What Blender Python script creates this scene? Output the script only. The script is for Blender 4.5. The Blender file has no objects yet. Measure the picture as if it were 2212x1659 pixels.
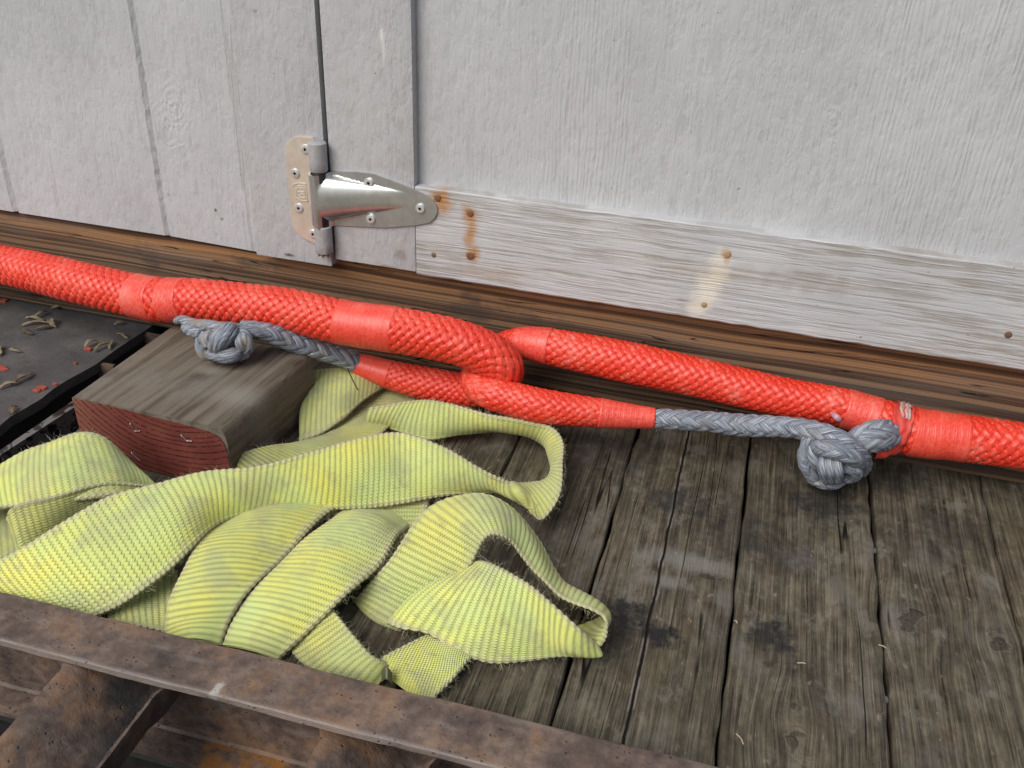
import bpy, bmesh, math, random
import numpy as np
from mathutils import Matrix, Vector
random.seed(7); rng = np.random.default_rng(11)
scene = bpy.context.scene
COL = scene.collection

# ------------------------------------------------------------------ camera
F = 2074.65
RC = np.array([[0.9639968, 0.2637413, 0.0339208],
               [0.1623936, -0.4828909, -0.8604910],
               [-0.2105670, 0.8350191, -0.5083352]])      # rows: camera right, down, forward
CAM = np.array([0.0, 0.0, 0.67055])

def ray(x, y):
    return RC.T @ np.array([(x - 1106) / F, (y - 829.5) / F, 1.0])
def hit(x, y, n, d0):
    n = np.array(n, float); r = ray(x, y)
    return CAM + r * ((d0 - n @ CAM) / (n @ r))
def atz(x, y, z): return hit(x, y, (0, 0, 1), z)
def aty(x, y, Y): return hit(x, y, (0, 1, 0), Y)
def depth(P): return float(RC[2] @ (np.array(P) - CAM))

cam = bpy.data.cameras.new('camera'); camo = bpy.data.objects.new('camera', cam); COL.objects.link(camo)
M3 = Matrix(((RC[0][0], -RC[1][0], -RC[2][0]), (RC[0][1], -RC[1][1], -RC[2][1]), (RC[0][2], -RC[1][2], -RC[2][2])))
camo.matrix_world = Matrix.Translation(Vector(CAM)) @ M3.to_4x4()
cam.sensor_fit = 'HORIZONTAL'; cam.sensor_width = 36; cam.lens = F / 2212 * 36
cam.clip_start = 0.01; cam.clip_end = 500
scene.camera = camo

# ------------------------------------------------------------------ object helpers
def thing(name, label, cat, loc=(0, 0, 0), group=None):
    o = bpy.data.objects.new(name, None); COL.objects.link(o); o.location = loc
    o.empty_display_size = 0.05
    o['label'] = label; o['category'] = cat
    if group: o['group'] = group
    return o
def root_loc(p):
    l = Vector((0, 0, 0))
    while p is not None:
        if p.type == 'EMPTY': l = Vector(p.location)
        p = p.parent
    return l
def link(name, me, mat, parent=None):
    o = bpy.data.objects.new(name, me); COL.objects.link(o)
    if mat: me.materials.append(mat)
    if parent is not None:
        o.parent = parent
        if parent.type == 'EMPTY': o.matrix_parent_inverse = Matrix.Translation(parent.location).inverted()
    return o
def tag(o, label, cat, group=None):
    o['label'] = label; o['category'] = cat
    if group: o['group'] = group
def mk(name, V, Fc, mat, parent=None, smooth=False):
    me = bpy.data.meshes.new(name)
    me.from_pydata([tuple(map(float, v)) for v in V], [], Fc); me.update()
    if smooth: me.polygons.foreach_set('use_smooth', [True] * len(me.polygons))
    return link(name, me, mat, parent)

def grid_mesh(name, P, closed=False, uv=None, attrs=None, caps=False):
    """P (rows, cols, 3) -> smooth quad mesh; closed: columns wrap"""
    nr, nc = P.shape[:2]
    me = bpy.data.meshes.new(name)
    idx = np.arange(nr * nc).reshape(nr, nc)
    nx = np.roll(idx, -1, 1) if closed else idx[:, 1:]
    a = idx if closed else idx[:, :-1]
    q = np.stack([a[:-1], nx[:-1], nx[1:], a[1:]], -1).reshape(-1, 4)
    nq = len(q); ex = []
    if caps and closed: ex = [idx[0][::-1].tolist(), idx[-1].tolist()]
    me.vertices.add(nr * nc); me.vertices.foreach_set('co', P.reshape(-1).astype(np.float32))
    nl = nq * 4 + sum(map(len, ex))
    lv = np.concatenate([q.reshape(-1)] + [np.array(e) for e in ex]) if ex else q.reshape(-1)
    me.loops.add(nl); me.loops.foreach_set('vertex_index', lv.astype(np.int32))
    me.polygons.add(nq + len(ex))
    st = np.arange(nq) * 4
    tot = np.full(nq, 4)
    if ex:
        st = np.concatenate([st, nq * 4 + np.cumsum([0] + [len(e) for e in ex[:-1]])]); tot = np.concatenate([tot, [len(e) for e in ex]])
    me.polygons.foreach_set('loop_start', st.astype(np.int32))
    me.polygons.foreach_set('use_smooth', np.ones(nq + len(ex), bool))
    me.update(calc_edges=True)
    for k, arr in (attrs or {}).items():
        at = me.attributes.new(k, 'FLOAT_VECTOR', 'POINT')
        at.data.foreach_set('vector', arr.reshape(-1).astype(np.float32))
    return me

def box(bm, x0, x1, y0, y1, z0, z1):
    vs = [bm.verts.new(p) for p in ((x0,y0,z0),(x1,y0,z0),(x1,y1,z0),(x0,y1,z0),(x0,y0,z1),(x1,y0,z1),(x1,y1,z1),(x0,y1,z1))]
    for f in ((0,3,2,1),(4,5,6,7),(0,1,5,4),(1,2,6,5),(2,3,7,6),(3,0,4,7)): bm.faces.new([vs[i] for i in f])
    return vs
def bevel(bm, w, seg=2):
    bmesh.ops.bevel(bm, geom=bm.edges[:], offset=w, segments=seg, affect='EDGES', profile=0.6)
def fin(name, bm, mat, parent=None, smooth=True):
    bmesh.ops.recalc_face_normals(bm, faces=bm.faces[:])
    me = bpy.data.meshes.new(name); bm.to_mesh(me); bm.free()
    if smooth:
        me.polygons.foreach_set('use_smooth', [True] * len(me.polygons))
        try: me.set_sharp_from_angle(angle=math.radians(38))
        except Exception: pass
    return link(name, me, mat, parent)

def catmull(P, n):
    """dense Catmull-Rom through rows of P (any columns)"""
    P = np.asarray(P, float)
    Q = np.vstack([2 * P[0] - P[1], P, 2 * P[-1] - P[-2]])
    out = []
    for i in range(1, len(Q) - 2):
        t = np.linspace(0, 1, n, endpoint=False)[:, None]
        p0, p1, p2, p3 = Q[i-1], Q[i], Q[i+1], Q[i+2]
        out.append(0.5 * (2*p1 + (p2-p0)*t + (2*p0-5*p1+4*p2-p3)*t**2 + (3*p1-p0-3*p2+p3)*t**3))
    out.append(P[-1][None]); return np.vstack(out)
def resample(D, cols, ds):
    L = np.concatenate([[0], np.cumsum(np.linalg.norm(np.diff(D[:, cols], axis=0), axis=1))])
    n = max(4, int(round(L[-1] / ds))); s = np.linspace(0, L[-1], n + 1)
    return np.stack([np.interp(s, L, D[:, k]) for k in range(D.shape[1])], 1), s
def unit(a): return a / np.maximum(np.linalg.norm(a, axis=-1, keepdims=True), 1e-9)

# ------------------------------------------------------------------ material helper
class Mt:
    def __init__(s, name, disp=False):
        s.m = bpy.data.materials.new(name); s.m.use_nodes = True; s.t = s.m.node_tree
        s.t.nodes.clear()
        s.out = s.n('ShaderNodeOutputMaterial'); s.b = s.n('ShaderNodeBsdfPrincipled')
        s.t.links.new(s.b.outputs[0], s.out.inputs[0])
        tc = s.n('ShaderNodeTexCoord'); s.obj = tc.outputs['Object']; s.uv = tc.outputs['UV']
    def n(s, typ, **p):
        nd = s.t.nodes.new(typ)
        for k, v in p.items(): setattr(nd, k, v)
        return nd
    def put(s, sock, v):
        if isinstance(v, bpy.types.NodeSocket): s.t.links.new(v, sock)
        elif v is not None:
            if sock.type == 'RGBA' and len(v) == 3: v = (*v, 1)
            sock.default_value = v
    def set(s, **kw):
        for k, v in kw.items(): s.put(s.b.inputs[k.replace('_', ' ')], v)
    def mapc(s, co, scale=(1, 1, 1), loc=(0, 0, 0)):
        nd = s.n('ShaderNodeMapping'); s.put(nd.inputs[0], co); nd.inputs['Scale'].default_value = scale; nd.inputs['Location'].default_value = loc
        return nd.outputs[0]
    def noise(s, co, scale=1, detail=4, rough=0.55, dist=0, lac=2):
        nd = s.n('ShaderNodeTexNoise'); s.put(nd.inputs['Vector'], co)
        for k, v in (('Scale', scale), ('Detail', detail), ('Roughness', rough), ('Distortion', dist), ('Lacunarity', lac)): nd.inputs[k].default_value = v
        return nd.outputs[0]
    def vor(s, co, scale=1, feature='F1', rnd=1):
        nd = s.n('ShaderNodeTexVoronoi', feature=feature); s.put(nd.inputs['Vector'], co); nd.inputs['Scale'].default_value = scale; nd.inputs['Randomness'].default_value = rnd
        return nd.outputs['Distance']
    def math(s, op, a, b=None, c=None, clamp=False):
        nd = s.n('ShaderNodeMath', operation=op, use_clamp=clamp)
        for i, v in enumerate((a, b, c)):
            if v is not None: s.put(nd.inputs[i], v)
        return nd.outputs[0]
    def vm(s, op, a, b=None):
        nd = s.n('ShaderNodeVectorMath', operation=op); s.put(nd.inputs[0], a)
        if b is not None: s.put(nd.inputs[1], b)
        return nd.outputs['Value'] if op in ('LENGTH', 'DOT_PRODUCT', 'DISTANCE') else nd.outputs[0]
    def rng(s, v, a, b, c=0, d=1, smooth=True):
        nd = s.n('ShaderNodeMapRange', interpolation_type='SMOOTHSTEP' if smooth else 'LINEAR'); s.put(nd.inputs[0], v)
        for i, x in enumerate((a, b, c, d)): nd.inputs[i + 1].default_value = x
        return nd.outputs[0]
    def ramp(s, v, stops, mode='LINEAR'):
        nd = s.n('ShaderNodeValToRGB'); s.put(nd.inputs[0], v); r = nd.color_ramp; r.interpolation = mode
        while len(r.elements) < len(stops): r.elements.new(0.5)
        for e, (p, c) in zip(r.elements, stops): e.position = p; e.color = (*c, 1)
        return nd.outputs[0]
    def mix(s, f, a, b, mode='MIX'):
        nd = s.n('ShaderNodeMix', data_type='RGBA', blend_type=mode)
        s.put(nd.inputs[0], f); s.put(nd.inputs[6], a); s.put(nd.inputs[7], b); return nd.outputs[2]
    def sep(s, v):
        nd = s.n('ShaderNodeSeparateXYZ'); s.put(nd.inputs[0], v); return nd.outputs
    def comb(s, x, y, z):
        nd = s.n('ShaderNodeCombineXYZ')
        for i, v in enumerate((x, y, z)): s.put(nd.inputs[i], v)
        return nd.outputs[0]
    def attr(s, name):
        nd = s.n('ShaderNodeAttribute'); nd.attribute_name = name; return nd.outputs['Vector']
    def bump(s, h, dist=0.001, strength=1, prev=None):
        nd = s.n('ShaderNodeBump'); nd.inputs['Distance'].default_value = dist; nd.inputs['Strength'].default_value = strength
        s.put(nd.inputs['Height'], h)
        if prev is not None: s.put(nd.inputs['Normal'], prev)
        return nd.outputs[0]
    def spot(s, co, c, scale, warp=None, wamt=0.0):
        """1 at centre falling to 0 at ellipse radius; c, scale in metres"""
        v = s.vm('SUBTRACT', co, tuple(c))
        v = s.vm('MULTIPLY', v, tuple(1 / max(k, 1e-6) if k < 50 else 0 for k in scale))
        d = s.vm('LENGTH', v)
        if warp is not None: d = s.math('ADD', d, s.math('MULTIPLY', s.math('SUBTRACT', warp, 0.5), wamt))
        return d
# ------------------------------------------------------------------ shed frame (the shed stands at a slight angle on the deck)
PH = -0.022; cph, sph = math.cos(PH), math.sin(PH)
PIV = np.array([0, 1.075, 0.0]); EX = np.array([cph, sph, 0]); EY = np.array([-sph, cph, 0])
def sp(u, d, z): return PIV + EX * u + EY * d + np.array([0, 0, z])
def sh(x, y, d):
    P = hit(x, y, EY, EY @ PIV + d) - PIV
    return float(EX @ P), float(P[2])
def shw(x, y, d):
    u, z = sh(x, y, d); return sp(u, d, z)
def sbox(name, u0, u1, d0, d1, z0, z1, mat, parent, bw=0.0015):
    bm = bmesh.new(); vs = box(bm, u0, u1, d0, d1, z0, z1)
    for v in vs: v.co = Vector(sp(*v.co))
    if bw: bevel(bm, bw)
    return fin(name, bm, mat, parent)
# ================================================================== materials
def mat_paint(name, panel=False, horiz=False, weather=0.0, swirl=(), spots=(), pale=(), ridge=None):
    m = Mt(name); co = m.obj
    if horiz:
        wob = m.noise(m.mapc(co, (9, 9, 30)), 1, 3)
        cw = m.vm('ADD', co, m.comb(0, 0, m.math('MULTIPLY', m.math('SUBTRACT', wob, 0.5), 0.006)))
        g1 = m.noise(m.mapc(cw, (10, 10, 260)), 1, 3, 0.6)
        g2 = m.noise(m.mapc(co, (40, 40, 420)), 1, 3, 0.6)
        h = m.math('ADD', m.rng(g1, 0.38, 0.6), m.math('MULTIPLY', g2, 0.45))
    else:
        wob = m.noise(m.mapc(co, (30, 30, 5)), 1, 3)
        cw = m.vm('ADD', co, m.comb(m.math('MULTIPLY', m.math('SUBTRACT', wob, 0.5), 0.02), 0, 0))
        g1 = m.noise(m.mapc(cw, (230, 230, 16) if panel else (110, 110, 9)), 1, 4, 0.65)
        g2 = m.noise(m.mapc(co, (80, 80, 38)), 1, 5, 0.62)
        fine = m.noise(m.mapc(co, (420, 420, 110)), 1, 3, 0.6)
        h = m.math('ADD', m.math('MULTIPLY', m.rng(g1, 0.32, 0.68), 0.55 if panel else 0.6), m.math('MULTIPLY', m.rng(g2, 0.36, 0.6), 0.75))
        h = m.math('ADD', h, m.math('MULTIPLY', fine, 0.5))
        if panel:   # combed fine lines in zones
            xs = m.sep(cw)
            wv = m.math('SINE', m.math('MULTIPLY', xs[0], 1250))
            zone = m.rng(m.noise(m.mapc(co, (5, 5, 0.9), (3.1, 0, 0)), 1, 1), 0.5, 0.62)
            h = m.math('ADD', h, m.math('MULTIPLY', m.math('MULTIPLY', wv, 0.2), zone))
        for (c, r) in swirl:
            v = m.vm('SUBTRACT', cw, tuple(c)); v = m.vm('MULTIPLY', v, (1, 0.0, 0.62))
            d = m.math('ADD', m.vm('LENGTH', v), m.math('MULTIPLY', m.noise(co, 60, 3), 0.016))
            rings = m.math('SINE', m.math('MULTIPLY', d, 900))
            fall = m.rng(d, 0.004, r, 1, 0)
            h = m.math('ADD', h, m.math('MULTIPLY', m.math('MULTIPLY', rings, 0.35), fall))
    big = m.noise(m.mapc(co, (6, 6, 4)), 1, 4)
    if ridge is not None:
        zn = m.rng(m.math('ABSOLUTE', m.math('SUBTRACT', m.sep(co)[0], ridge)), 0.006, 0.016, 1, 0)
        rd = m.math('MULTIPLY', zn, m.rng(m.noise(m.mapc(co, (190, 190, 7), (2, 2, 2)), 1, 3), 0.52, 0.58))
        h = m.math('SUBTRACT', h, m.math('MULTIPLY', rd, 1.3))
    base = m.ramp(big, [(0.3, (0.415, 0.420, 0.430)), (0.7, (0.500, 0.506, 0.518))])
    pit = m.rng(h, 0.05 if horiz else 0.2, 0.8, 1, 0)
    base = m.mix(m.math('MULTIPLY', pit, 0.5 if horiz else 0.32), base, (0.30, 0.295, 0.285))
    if weather:
        wn = m.noise(m.mapc(co, (7, 7, 22)), 1, 5, 0.65)
        wm = m.math('MULTIPLY', m.rng(wn, 0.42, 0.64), m.rng(g1, 0.62, 0.4))
        base = m.mix(m.math('MULTIPLY', wm, weather), base, (0.26, 0.215, 0.165))
        lt = m.rng(m.noise(m.mapc(co, (10, 10, 30), (4, 2, 1)), 1, 4), 0.5, 0.68)
        base = m.mix(m.math('MULTIPLY', lt, 0.4), base, (0.58, 0.57, 0.55))
    wn2 = m.noise(co, 55, 4)
    for (c, s) in pale:
        d = m.spot(co, c, s, wn2, 1.2)
        base = m.mix(m.math('MULTIPLY', m.rng(d, 0.2, 1.05, 1, 0), 0.75), base, (0.72, 0.68, 0.58))
    for (c, s, k, col) in spots:
        d = m.spot(co, c, s, wn2, 1.3)
        base = m.mix(m.math('MULTIPLY', m.rng(d, 0.1, 1.0, 1, 0), k), base, col)
    sc = m.rng(m.noise(m.mapc(co, (160, 160, 160), (7, 1, 3)), 1, 2), 0.745, 0.765)
    base = m.mix(m.math('MULTIPLY', sc, 0.65), base, (0.12, 0.10, 0.09))
    m.set(Base_Color=base, Roughness=m.rng(big, 0.3, 0.7, 0.5, 0.62), Normal=m.bump(h, 0.0010 if horiz else 0.0012, 0.55 if horiz else 0.55))
    m.b.inputs['Specular IOR Level'].default_value = 0.35
    return m.m

def mat_beam():
    m = Mt('treated_pine'); co = m.obj
    wob = m.noise(m.mapc(co, (1.6, 1.6, 5)), 1, 2)
    cw = m.vm('ADD', co, m.comb(0, 0, m.math('MULTIPLY', m.math('SUBTRACT', wob, 0.5), 0.03)))
    gx = m.noise(m.mapc(cw, (0.30, 0.30, 165)), 1, 1.5, 0.5)
    band = m.rng(gx, 0.40, 0.58)
    fine = m.noise(m.mapc(cw, (3.0, 3.0, 520)), 1, 4, 0.65)
    zz = m.sep(co)[2]
    warm = m.math('ADD', m.math('MULTIPLY', m.rng(zz, 0.10, 0.16), 0.8), m.math('MULTIPLY', m.noise(m.mapc(co, (3.5, 3.5, 20)), 1, 3), 0.45), None, True)
    early = m.mix(warm, (0.190, 0.128, 0.080), (0.390, 0.195, 0.080))
    late = m.mix(warm, (0.052, 0.036, 0.026), (0.105, 0.046, 0.020))
    col = m.mix(band, late, early)
    col = m.mix(m.rng(fine, 0.32, 0.62, 0.5, 0), col, (0.05, 0.034, 0.025))
    gr = m.rng(m.noise(m.mapc(co, (4, 4, 40), (2, 0, 5)), 1, 4), 0.5, 0.7)
    col = m.mix(m.math('MULTIPLY', gr, 0.35), col, (0.145, 0.125, 0.105))
    st = m.rng(m.noise(m.mapc(co, (9, 9, 14), (1, 5, 5)), 1, 5), 0.58, 0.68)
    col = m.mix(m.math('MULTIPLY', st, 0.6), col, (0.045, 0.036, 0.032))
    ck = m.rng(m.math('ABSOLUTE', m.math('SUBTRACT', m.noise(m.mapc(cw, (4, 4, 90), (9, 4, 1)), 1, 2), 0.5)), 0.002, 0.012, 1, 0)
    ck = m.math('MULTIPLY', ck, m.rng(m.noise(m.mapc(co, (9, 9, 60)), 1, 2), 0.55, 0.62))
    col = m.mix(ck, col, (0.012, 0.008, 0.006))
    h = m.math('SUBTRACT', m.math('ADD', m.math('MULTIPLY', band, -0.6), fine), m.math('MULTIPLY', ck, 2))
    m.set(Base_Color=col, Roughness=0.62, Normal=m.bump(h, 0.0010, 0.8)); m.b.inputs['Specular IOR Level'].default_value = 0.3
    return m.m

KNOTS = [(1966, 1334, .030, .040), (1711, 1612, .026, .036), (2161, 1394, .026, .03), (1716, 1529, .018, .026), (1531, 1244, .030, .010)]
DARK_PATCHES = [(1345, 1325, .030, .035, .93), (1425, 1370, .032, .026, .95), (1655, 1375, .03, .035, .8), (1690, 1390, .02, .05, .7), (1450, 1080, .05, .03, .65), (1780, 1090, .06, .06, .75), (1580, 1140, .06, .07, .5), (1940, 1040, .06, .05, .6), (2050, 1150, .07, .06, .5), (1700, 1200, .05, .05, .4), (1330, 990, .10, .06, .5)]  # single dark stains, then broad dark patches nearer the beam
def mat_deck():
    m = Mt('weathered_plank'); co = m.obj
    rn = m.n('ShaderNodeObjectInfo').outputs['Random']
    off = m.comb(m.math('MULTIPLY', rn, 7.3), m.math('MULTIPLY', rn, 31.0), m.math('MULTIPLY', rn, 3.0))
    rel = co; kd = None
    wn = m.noise(co, 45, 3)
    for ki, (x, y, a, b) in enumerate(KNOTS):
        c = atz(x, y, 0)
        v = m.vm('MULTIPLY', m.vm('SUBTRACT', co, tuple(c)), (1, 1, 0))
        sv = m.vm('MULTIPLY', v, (1 / a, 1 / b, 0))
        l = m.vm('LENGTH', sv)
        e = m.rng(l, 0.0, 2.2, 1, 0)
        # push the grain round the knot
        if ki < 4: rel = m.vm('ADD', rel, m.vm('MULTIPLY', m.comb(m.math('MULTIPLY', m.math('MULTIPLY', m.sep(v)[0], e), -0.40), 0, 0), (1, 1, 1)))
        kd = l if kd is None else m.math('MINIMUM', kd, l)
    p = m.vm('ADD', rel, off)
    wob = m.noise(m.mapc(p, (9, 3.0, 9)), 1, 3)
    pw = m.vm('ADD', p, m.comb(m.math('MULTIPLY', m.math('SUBTRACT', wob, 0.5), 0.011), 0, 0))
    g1 = m.noise(m.mapc(pw, (230, 2.2, 230)), 1, 3, 0.6)
    g2 = m.noise(m.mapc(pw, (620, 14, 620)), 1, 4, 0.7)
    bl = m.noise(m.mapc(p, (16, 9, 16)), 1, 6, 0.68)
    mot = m.noise(m.mapc(p, (60, 34, 60)), 1, 5, 0.7)
    gm = m.math('ADD', m.math('MULTIPLY', m.rng(g1, 0.25, 0.75), 0.45), m.math('MULTIPLY', m.rng(g2, 0.25, 0.75), 0.55))
    gm = m.math('ADD', gm, m.math('MULTIPLY', m.math('SUBTRACT', mot, 0.5), 1.15))
    col = m.ramp(gm, [(0.06, (0.021, 0.018, 0.013)), (0.36, (0.069, 0.058, 0.040)), (0.62, (0.122, 0.104, 0.072)), (0.98, (0.212, 0.184, 0.132))])
    col = m.mix(m.rng(bl, 0.50, 0.66, 0, 0.55), col, (0.044, 0.040, 0.030))
    col = m.mix(m.rng(m.noise(m.mapc(p, (20, 12, 9), (3, 8, 1)), 1, 5, .65), 0.5, 0.72, 0, 0.55), col, (0.175, 0.165, 0.15))
    col = m.mix(m.rng(m.noise(m.mapc(p, (14, 9, 9), (8, 3, 1)), 1, 4), 0.55, 0.7, 0, 0.4), col, (0.10, 0.085, 0.045))
    pk = m.rng(m.noise(m.mapc(p, (26, 15, 9), (9, 1, 4)), 1, 6, .72), 0.54, 0.66, 0, 0.6)
    col = m.mix(pk, col, (0.20, 0.187, 0.155))
    bp = m.rng(m.noise(m.mapc(p, (30, 22, 9), (2, 7, 4)), 1, 5, .7), 0.57, 0.68, 0, 0.6)
    col = m.mix(bp, col, (0.085, 0.055, 0.032))
    for (x, y, a, b) in ((1500, 1215, .07, .022), (1440, 1255, .03, .014)):
        d = m.spot(co, atz(x, y, 0), (a, b, 99), bl, 1.6)
        col = m.mix(m.rng(d, 0.2, 1.1, 0.6, 0), col, (0.24, 0.235, 0.215))
    fl = m.rng(m.noise(m.mapc(p, (130, 60, 9), (5, 5, 5)), 1, 4), 0.64, 0.74)
    col = m.mix(m.math('MULTIPLY', fl, 0.55), col, (0.30, 0.26, 0.20))
    # checks along the grain
    n3 = m.noise(m.mapc(pw, (30, 0.7, 30), (2, 2, 2)), 1, 2, .4)
    ck = m.rng(m.math('ABSOLUTE', m.math('SUBTRACT', n3, 0.5)), 0.001, 0.006, 1, 0)
    ck = m.math('MULTIPLY', ck, m.rng(m.noise(m.mapc(p, (22, 5, 22), (1, 9, 1)), 1, 3), 0.50, 0.58))
    # one long split down a plank
    xs = m.sep(co)
    lx = m.math('ADD', xs[0], m.math('ADD', m.math('MULTIPLY', xs[1], 0.0), m.math('MULTIPLY', m.math('SUBTRACT', m.noise(m.mapc(co, (6, 22, 6)), 1, 5), 0.5), 0.006)))
    for xc in (SPLITX,):
        dl = m.math('ABSOLUTE', m.math('SUBTRACT', lx, xc))
        ck = m.math('MAXIMUM', ck, m.rng(dl, 0.0006, 0.0018, 1, 0))
        lip = m.math('MULTIPLY', m.rng(dl, 0.0016, 0.0042, 1, 0), m.rng(m.noise(m.mapc(co, (40, 30, 40)), 1, 3), 0.45, 0.6))
        col = m.mix(m.math('MULTIPLY', lip, 0.6), col, (0.30, 0.28, 0.25))
    # knots
    kd = m.math('ADD', kd, m.math('MULTIPLY', m.math('SUBTRACT', wn, 0.5), 1.9))
    rings = m.math('SINE', m.math('MULTIPLY', kd, 22))
    kf = m.rng(kd, 0.2, 0.8, 1, 0)
    kc = m.mix(m.rng(rings, -0.6, 0.8), (0.035, 0.028, 0.023), (0.15, 0.13, 0.105))
    col = m.mix(m.math('MULTIPLY', kf, 0.20), col, kc)
    col = m.mix(m.math('MULTIPLY', m.rng(kd, 0.16, 0.30, 1, 0), 0.6), col, (0.028, 0.022, 0.018))
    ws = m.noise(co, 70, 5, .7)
    for (x, y, a, b, k) in DARK_PATCHES:
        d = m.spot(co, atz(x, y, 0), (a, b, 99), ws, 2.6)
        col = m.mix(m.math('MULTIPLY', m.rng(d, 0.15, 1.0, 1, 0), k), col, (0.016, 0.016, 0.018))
    col = m.mix(ck, col, (0.006, 0.005, 0.004))
    h = m.math('ADD', m.math('MULTIPLY', gm, 0.9), m.math('ADD', m.math('MULTIPLY', bl, 0.6), m.math('MULTIPLY', m.math('MULTIPLY', rings, kf), 0.25)))
    h = m.math('SUBTRACT', h, m.math('MULTIPLY', ck, 1.6))
    m.set(Base_Color=col, Roughness=m.rng(bl, 0.4, 0.7, 0.72, 0.55), Normal=m.bump(h, 0.0016, 0.9)); m.b.inputs['Specular IOR Level'].default_value = 0.25
    return m.m

def mat_block():
    m = Mt('grey_timber'); co = m.obj
    wob = m.noise(m.mapc(co, (8, 2.5, 8)), 1, 3)
    pw = m.vm('ADD', co, m.comb(m.math('MULTIPLY', m.math('SUBTRACT', wob, 0.5), 0.04), 0, m.math('MULTIPLY', m.math('SUBTRACT', wob, 0.5), 0.02)))
    pw = m.vm('ADD', pw, m.comb(m.math('MULTIPLY', m.sep(co)[1], -0.10), 0, 0))
    g1 = m.noise(m.mapc(pw, (110, 1.6, 110)), 1, 2, 0.5)
    g2 = m.noise(m.mapc(pw, (520, 22, 520)), 1, 5, 0.7)
    bl = m.noise(m.mapc(co, (14, 9, 14)), 1, 5, 0.6)
    gm = m.math('ADD', m.math('MULTIPLY', m.rng(g1, 0.32, 0.62), 0.42), m.math('MULTIPLY', g2, 0.62))
    col = m.ramp(gm, [(0.15, (0.046, 0.034, 0.025)), (0.45, (0.118, 0.096, 0.071)), (0.75, (0.165, 0.140, 0.108)), (0.95, (0.22, 0.19, 0.15))])
    col = m.mix(m.rng(bl, 0.50, 0.68, 0, 0.6), col, (0.185, 0.172, 0.148))
    col = m.mix(m.rng(m.noise(m.mapc(co, (18, 11, 18), (4, 4, 4)), 1, 5), 0.56, 0.68, 0, 0.55), col, (0.055, 0.043, 0.034))
    for (x, y, a, b) in ((455, 800, .022, .014), (520, 855, .045, .03)):
        d = m.spot(co, atz(x, y, 0.085), (a, b, 99), bl, 1.5)
        col = m.mix(m.rng(d, 0.2, 1.2, 0.6, 0), col, (0.25, 0.235, 0.20))
    gs = m.rng(m.noise(co, 480, 3), 0.70, 0.75)
    col = m.mix(m.math('MULTIPLY', gs, 0.7), col, (0.42, 0.40, 0.36))
    h = m.math('ADD', m.math('MULTIPLY', gm, 1), m.math('MULTIPLY', bl, 0.4))
    m.set(Base_Color=col, Roughness=0.72, Normal=m.bump(h, 0.0014, 0.8)); m.b.inputs['Specular IOR Level'].default_value = 0.25
    return m.m
def mat_redend(cen):
    m = Mt('red_end_paint'); co = m.obj
    v = m.vm('MULTIPLY', m.vm('SUBTRACT', co, tuple(cen)), (1, 0, 1.0))
    d = m.math('ADD', m.vm('LENGTH', v), m.math('MULTIPLY', m.math('SUBTRACT', m.noise(co, 14, 3), 0.5), 0.011))
    d = m.math('ADD', d, m.math('MULTIPLY', m.math('SUBTRACT', m.noise(co, 260, 3), 0.5), 0.0022))
    ph = m.math('SINE', m.math('ADD', m.math('MULTIPLY', d, 900), m.math('MULTIPLY', m.noise(m.comb(m.math('MULTIPLY', d, 40), 0, 0), 1, 2), 9)))
    ring = m.rng(ph, 0.5, 1.0)
    br = m.rng(m.noise(m.mapc(co, (170, 1, 330)), 1, 5, .7), 0.42, 0.60)
    ring = m.math('MULTIPLY', ring, br)
    n = m.noise(co, 40, 5)
    col = m.ramp(n, [(0.3, (0.120, 0.026, 0.020)), (0.7, (0.180, 0.050, 0.036))])
    zx = m.sep(co)
    fade = m.rng(m.math('ADD', m.math('MULTIPLY', zx[0], 1), m.math('MULTIPLY', n, 0.1)), -0.70, -0.58, 0.75, 0)
    col = m.mix(fade, col, (0.27, 0.115, 0.075))
    col = m.mix(m.math('MULTIPLY', ring, 0.7), col, (0.035, 0.011, 0.009))
    gs = m.rng(m.noise(co, 420, 3), 0.71, 0.77)
    col = m.mix(m.math('MULTIPLY', gs, 0.6), col, (0.40, 0.28, 0.23))
    h = m.math('SUBTRACT', m.math('MULTIPLY', n, 0.5), ring)
    m.set(Base_Color=col, Roughness=0.7, Normal=m.bump(h, 0.0014, 0.9)); m.b.inputs['Specular IOR Level'].default_value = 0.2
    return m.m

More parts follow.
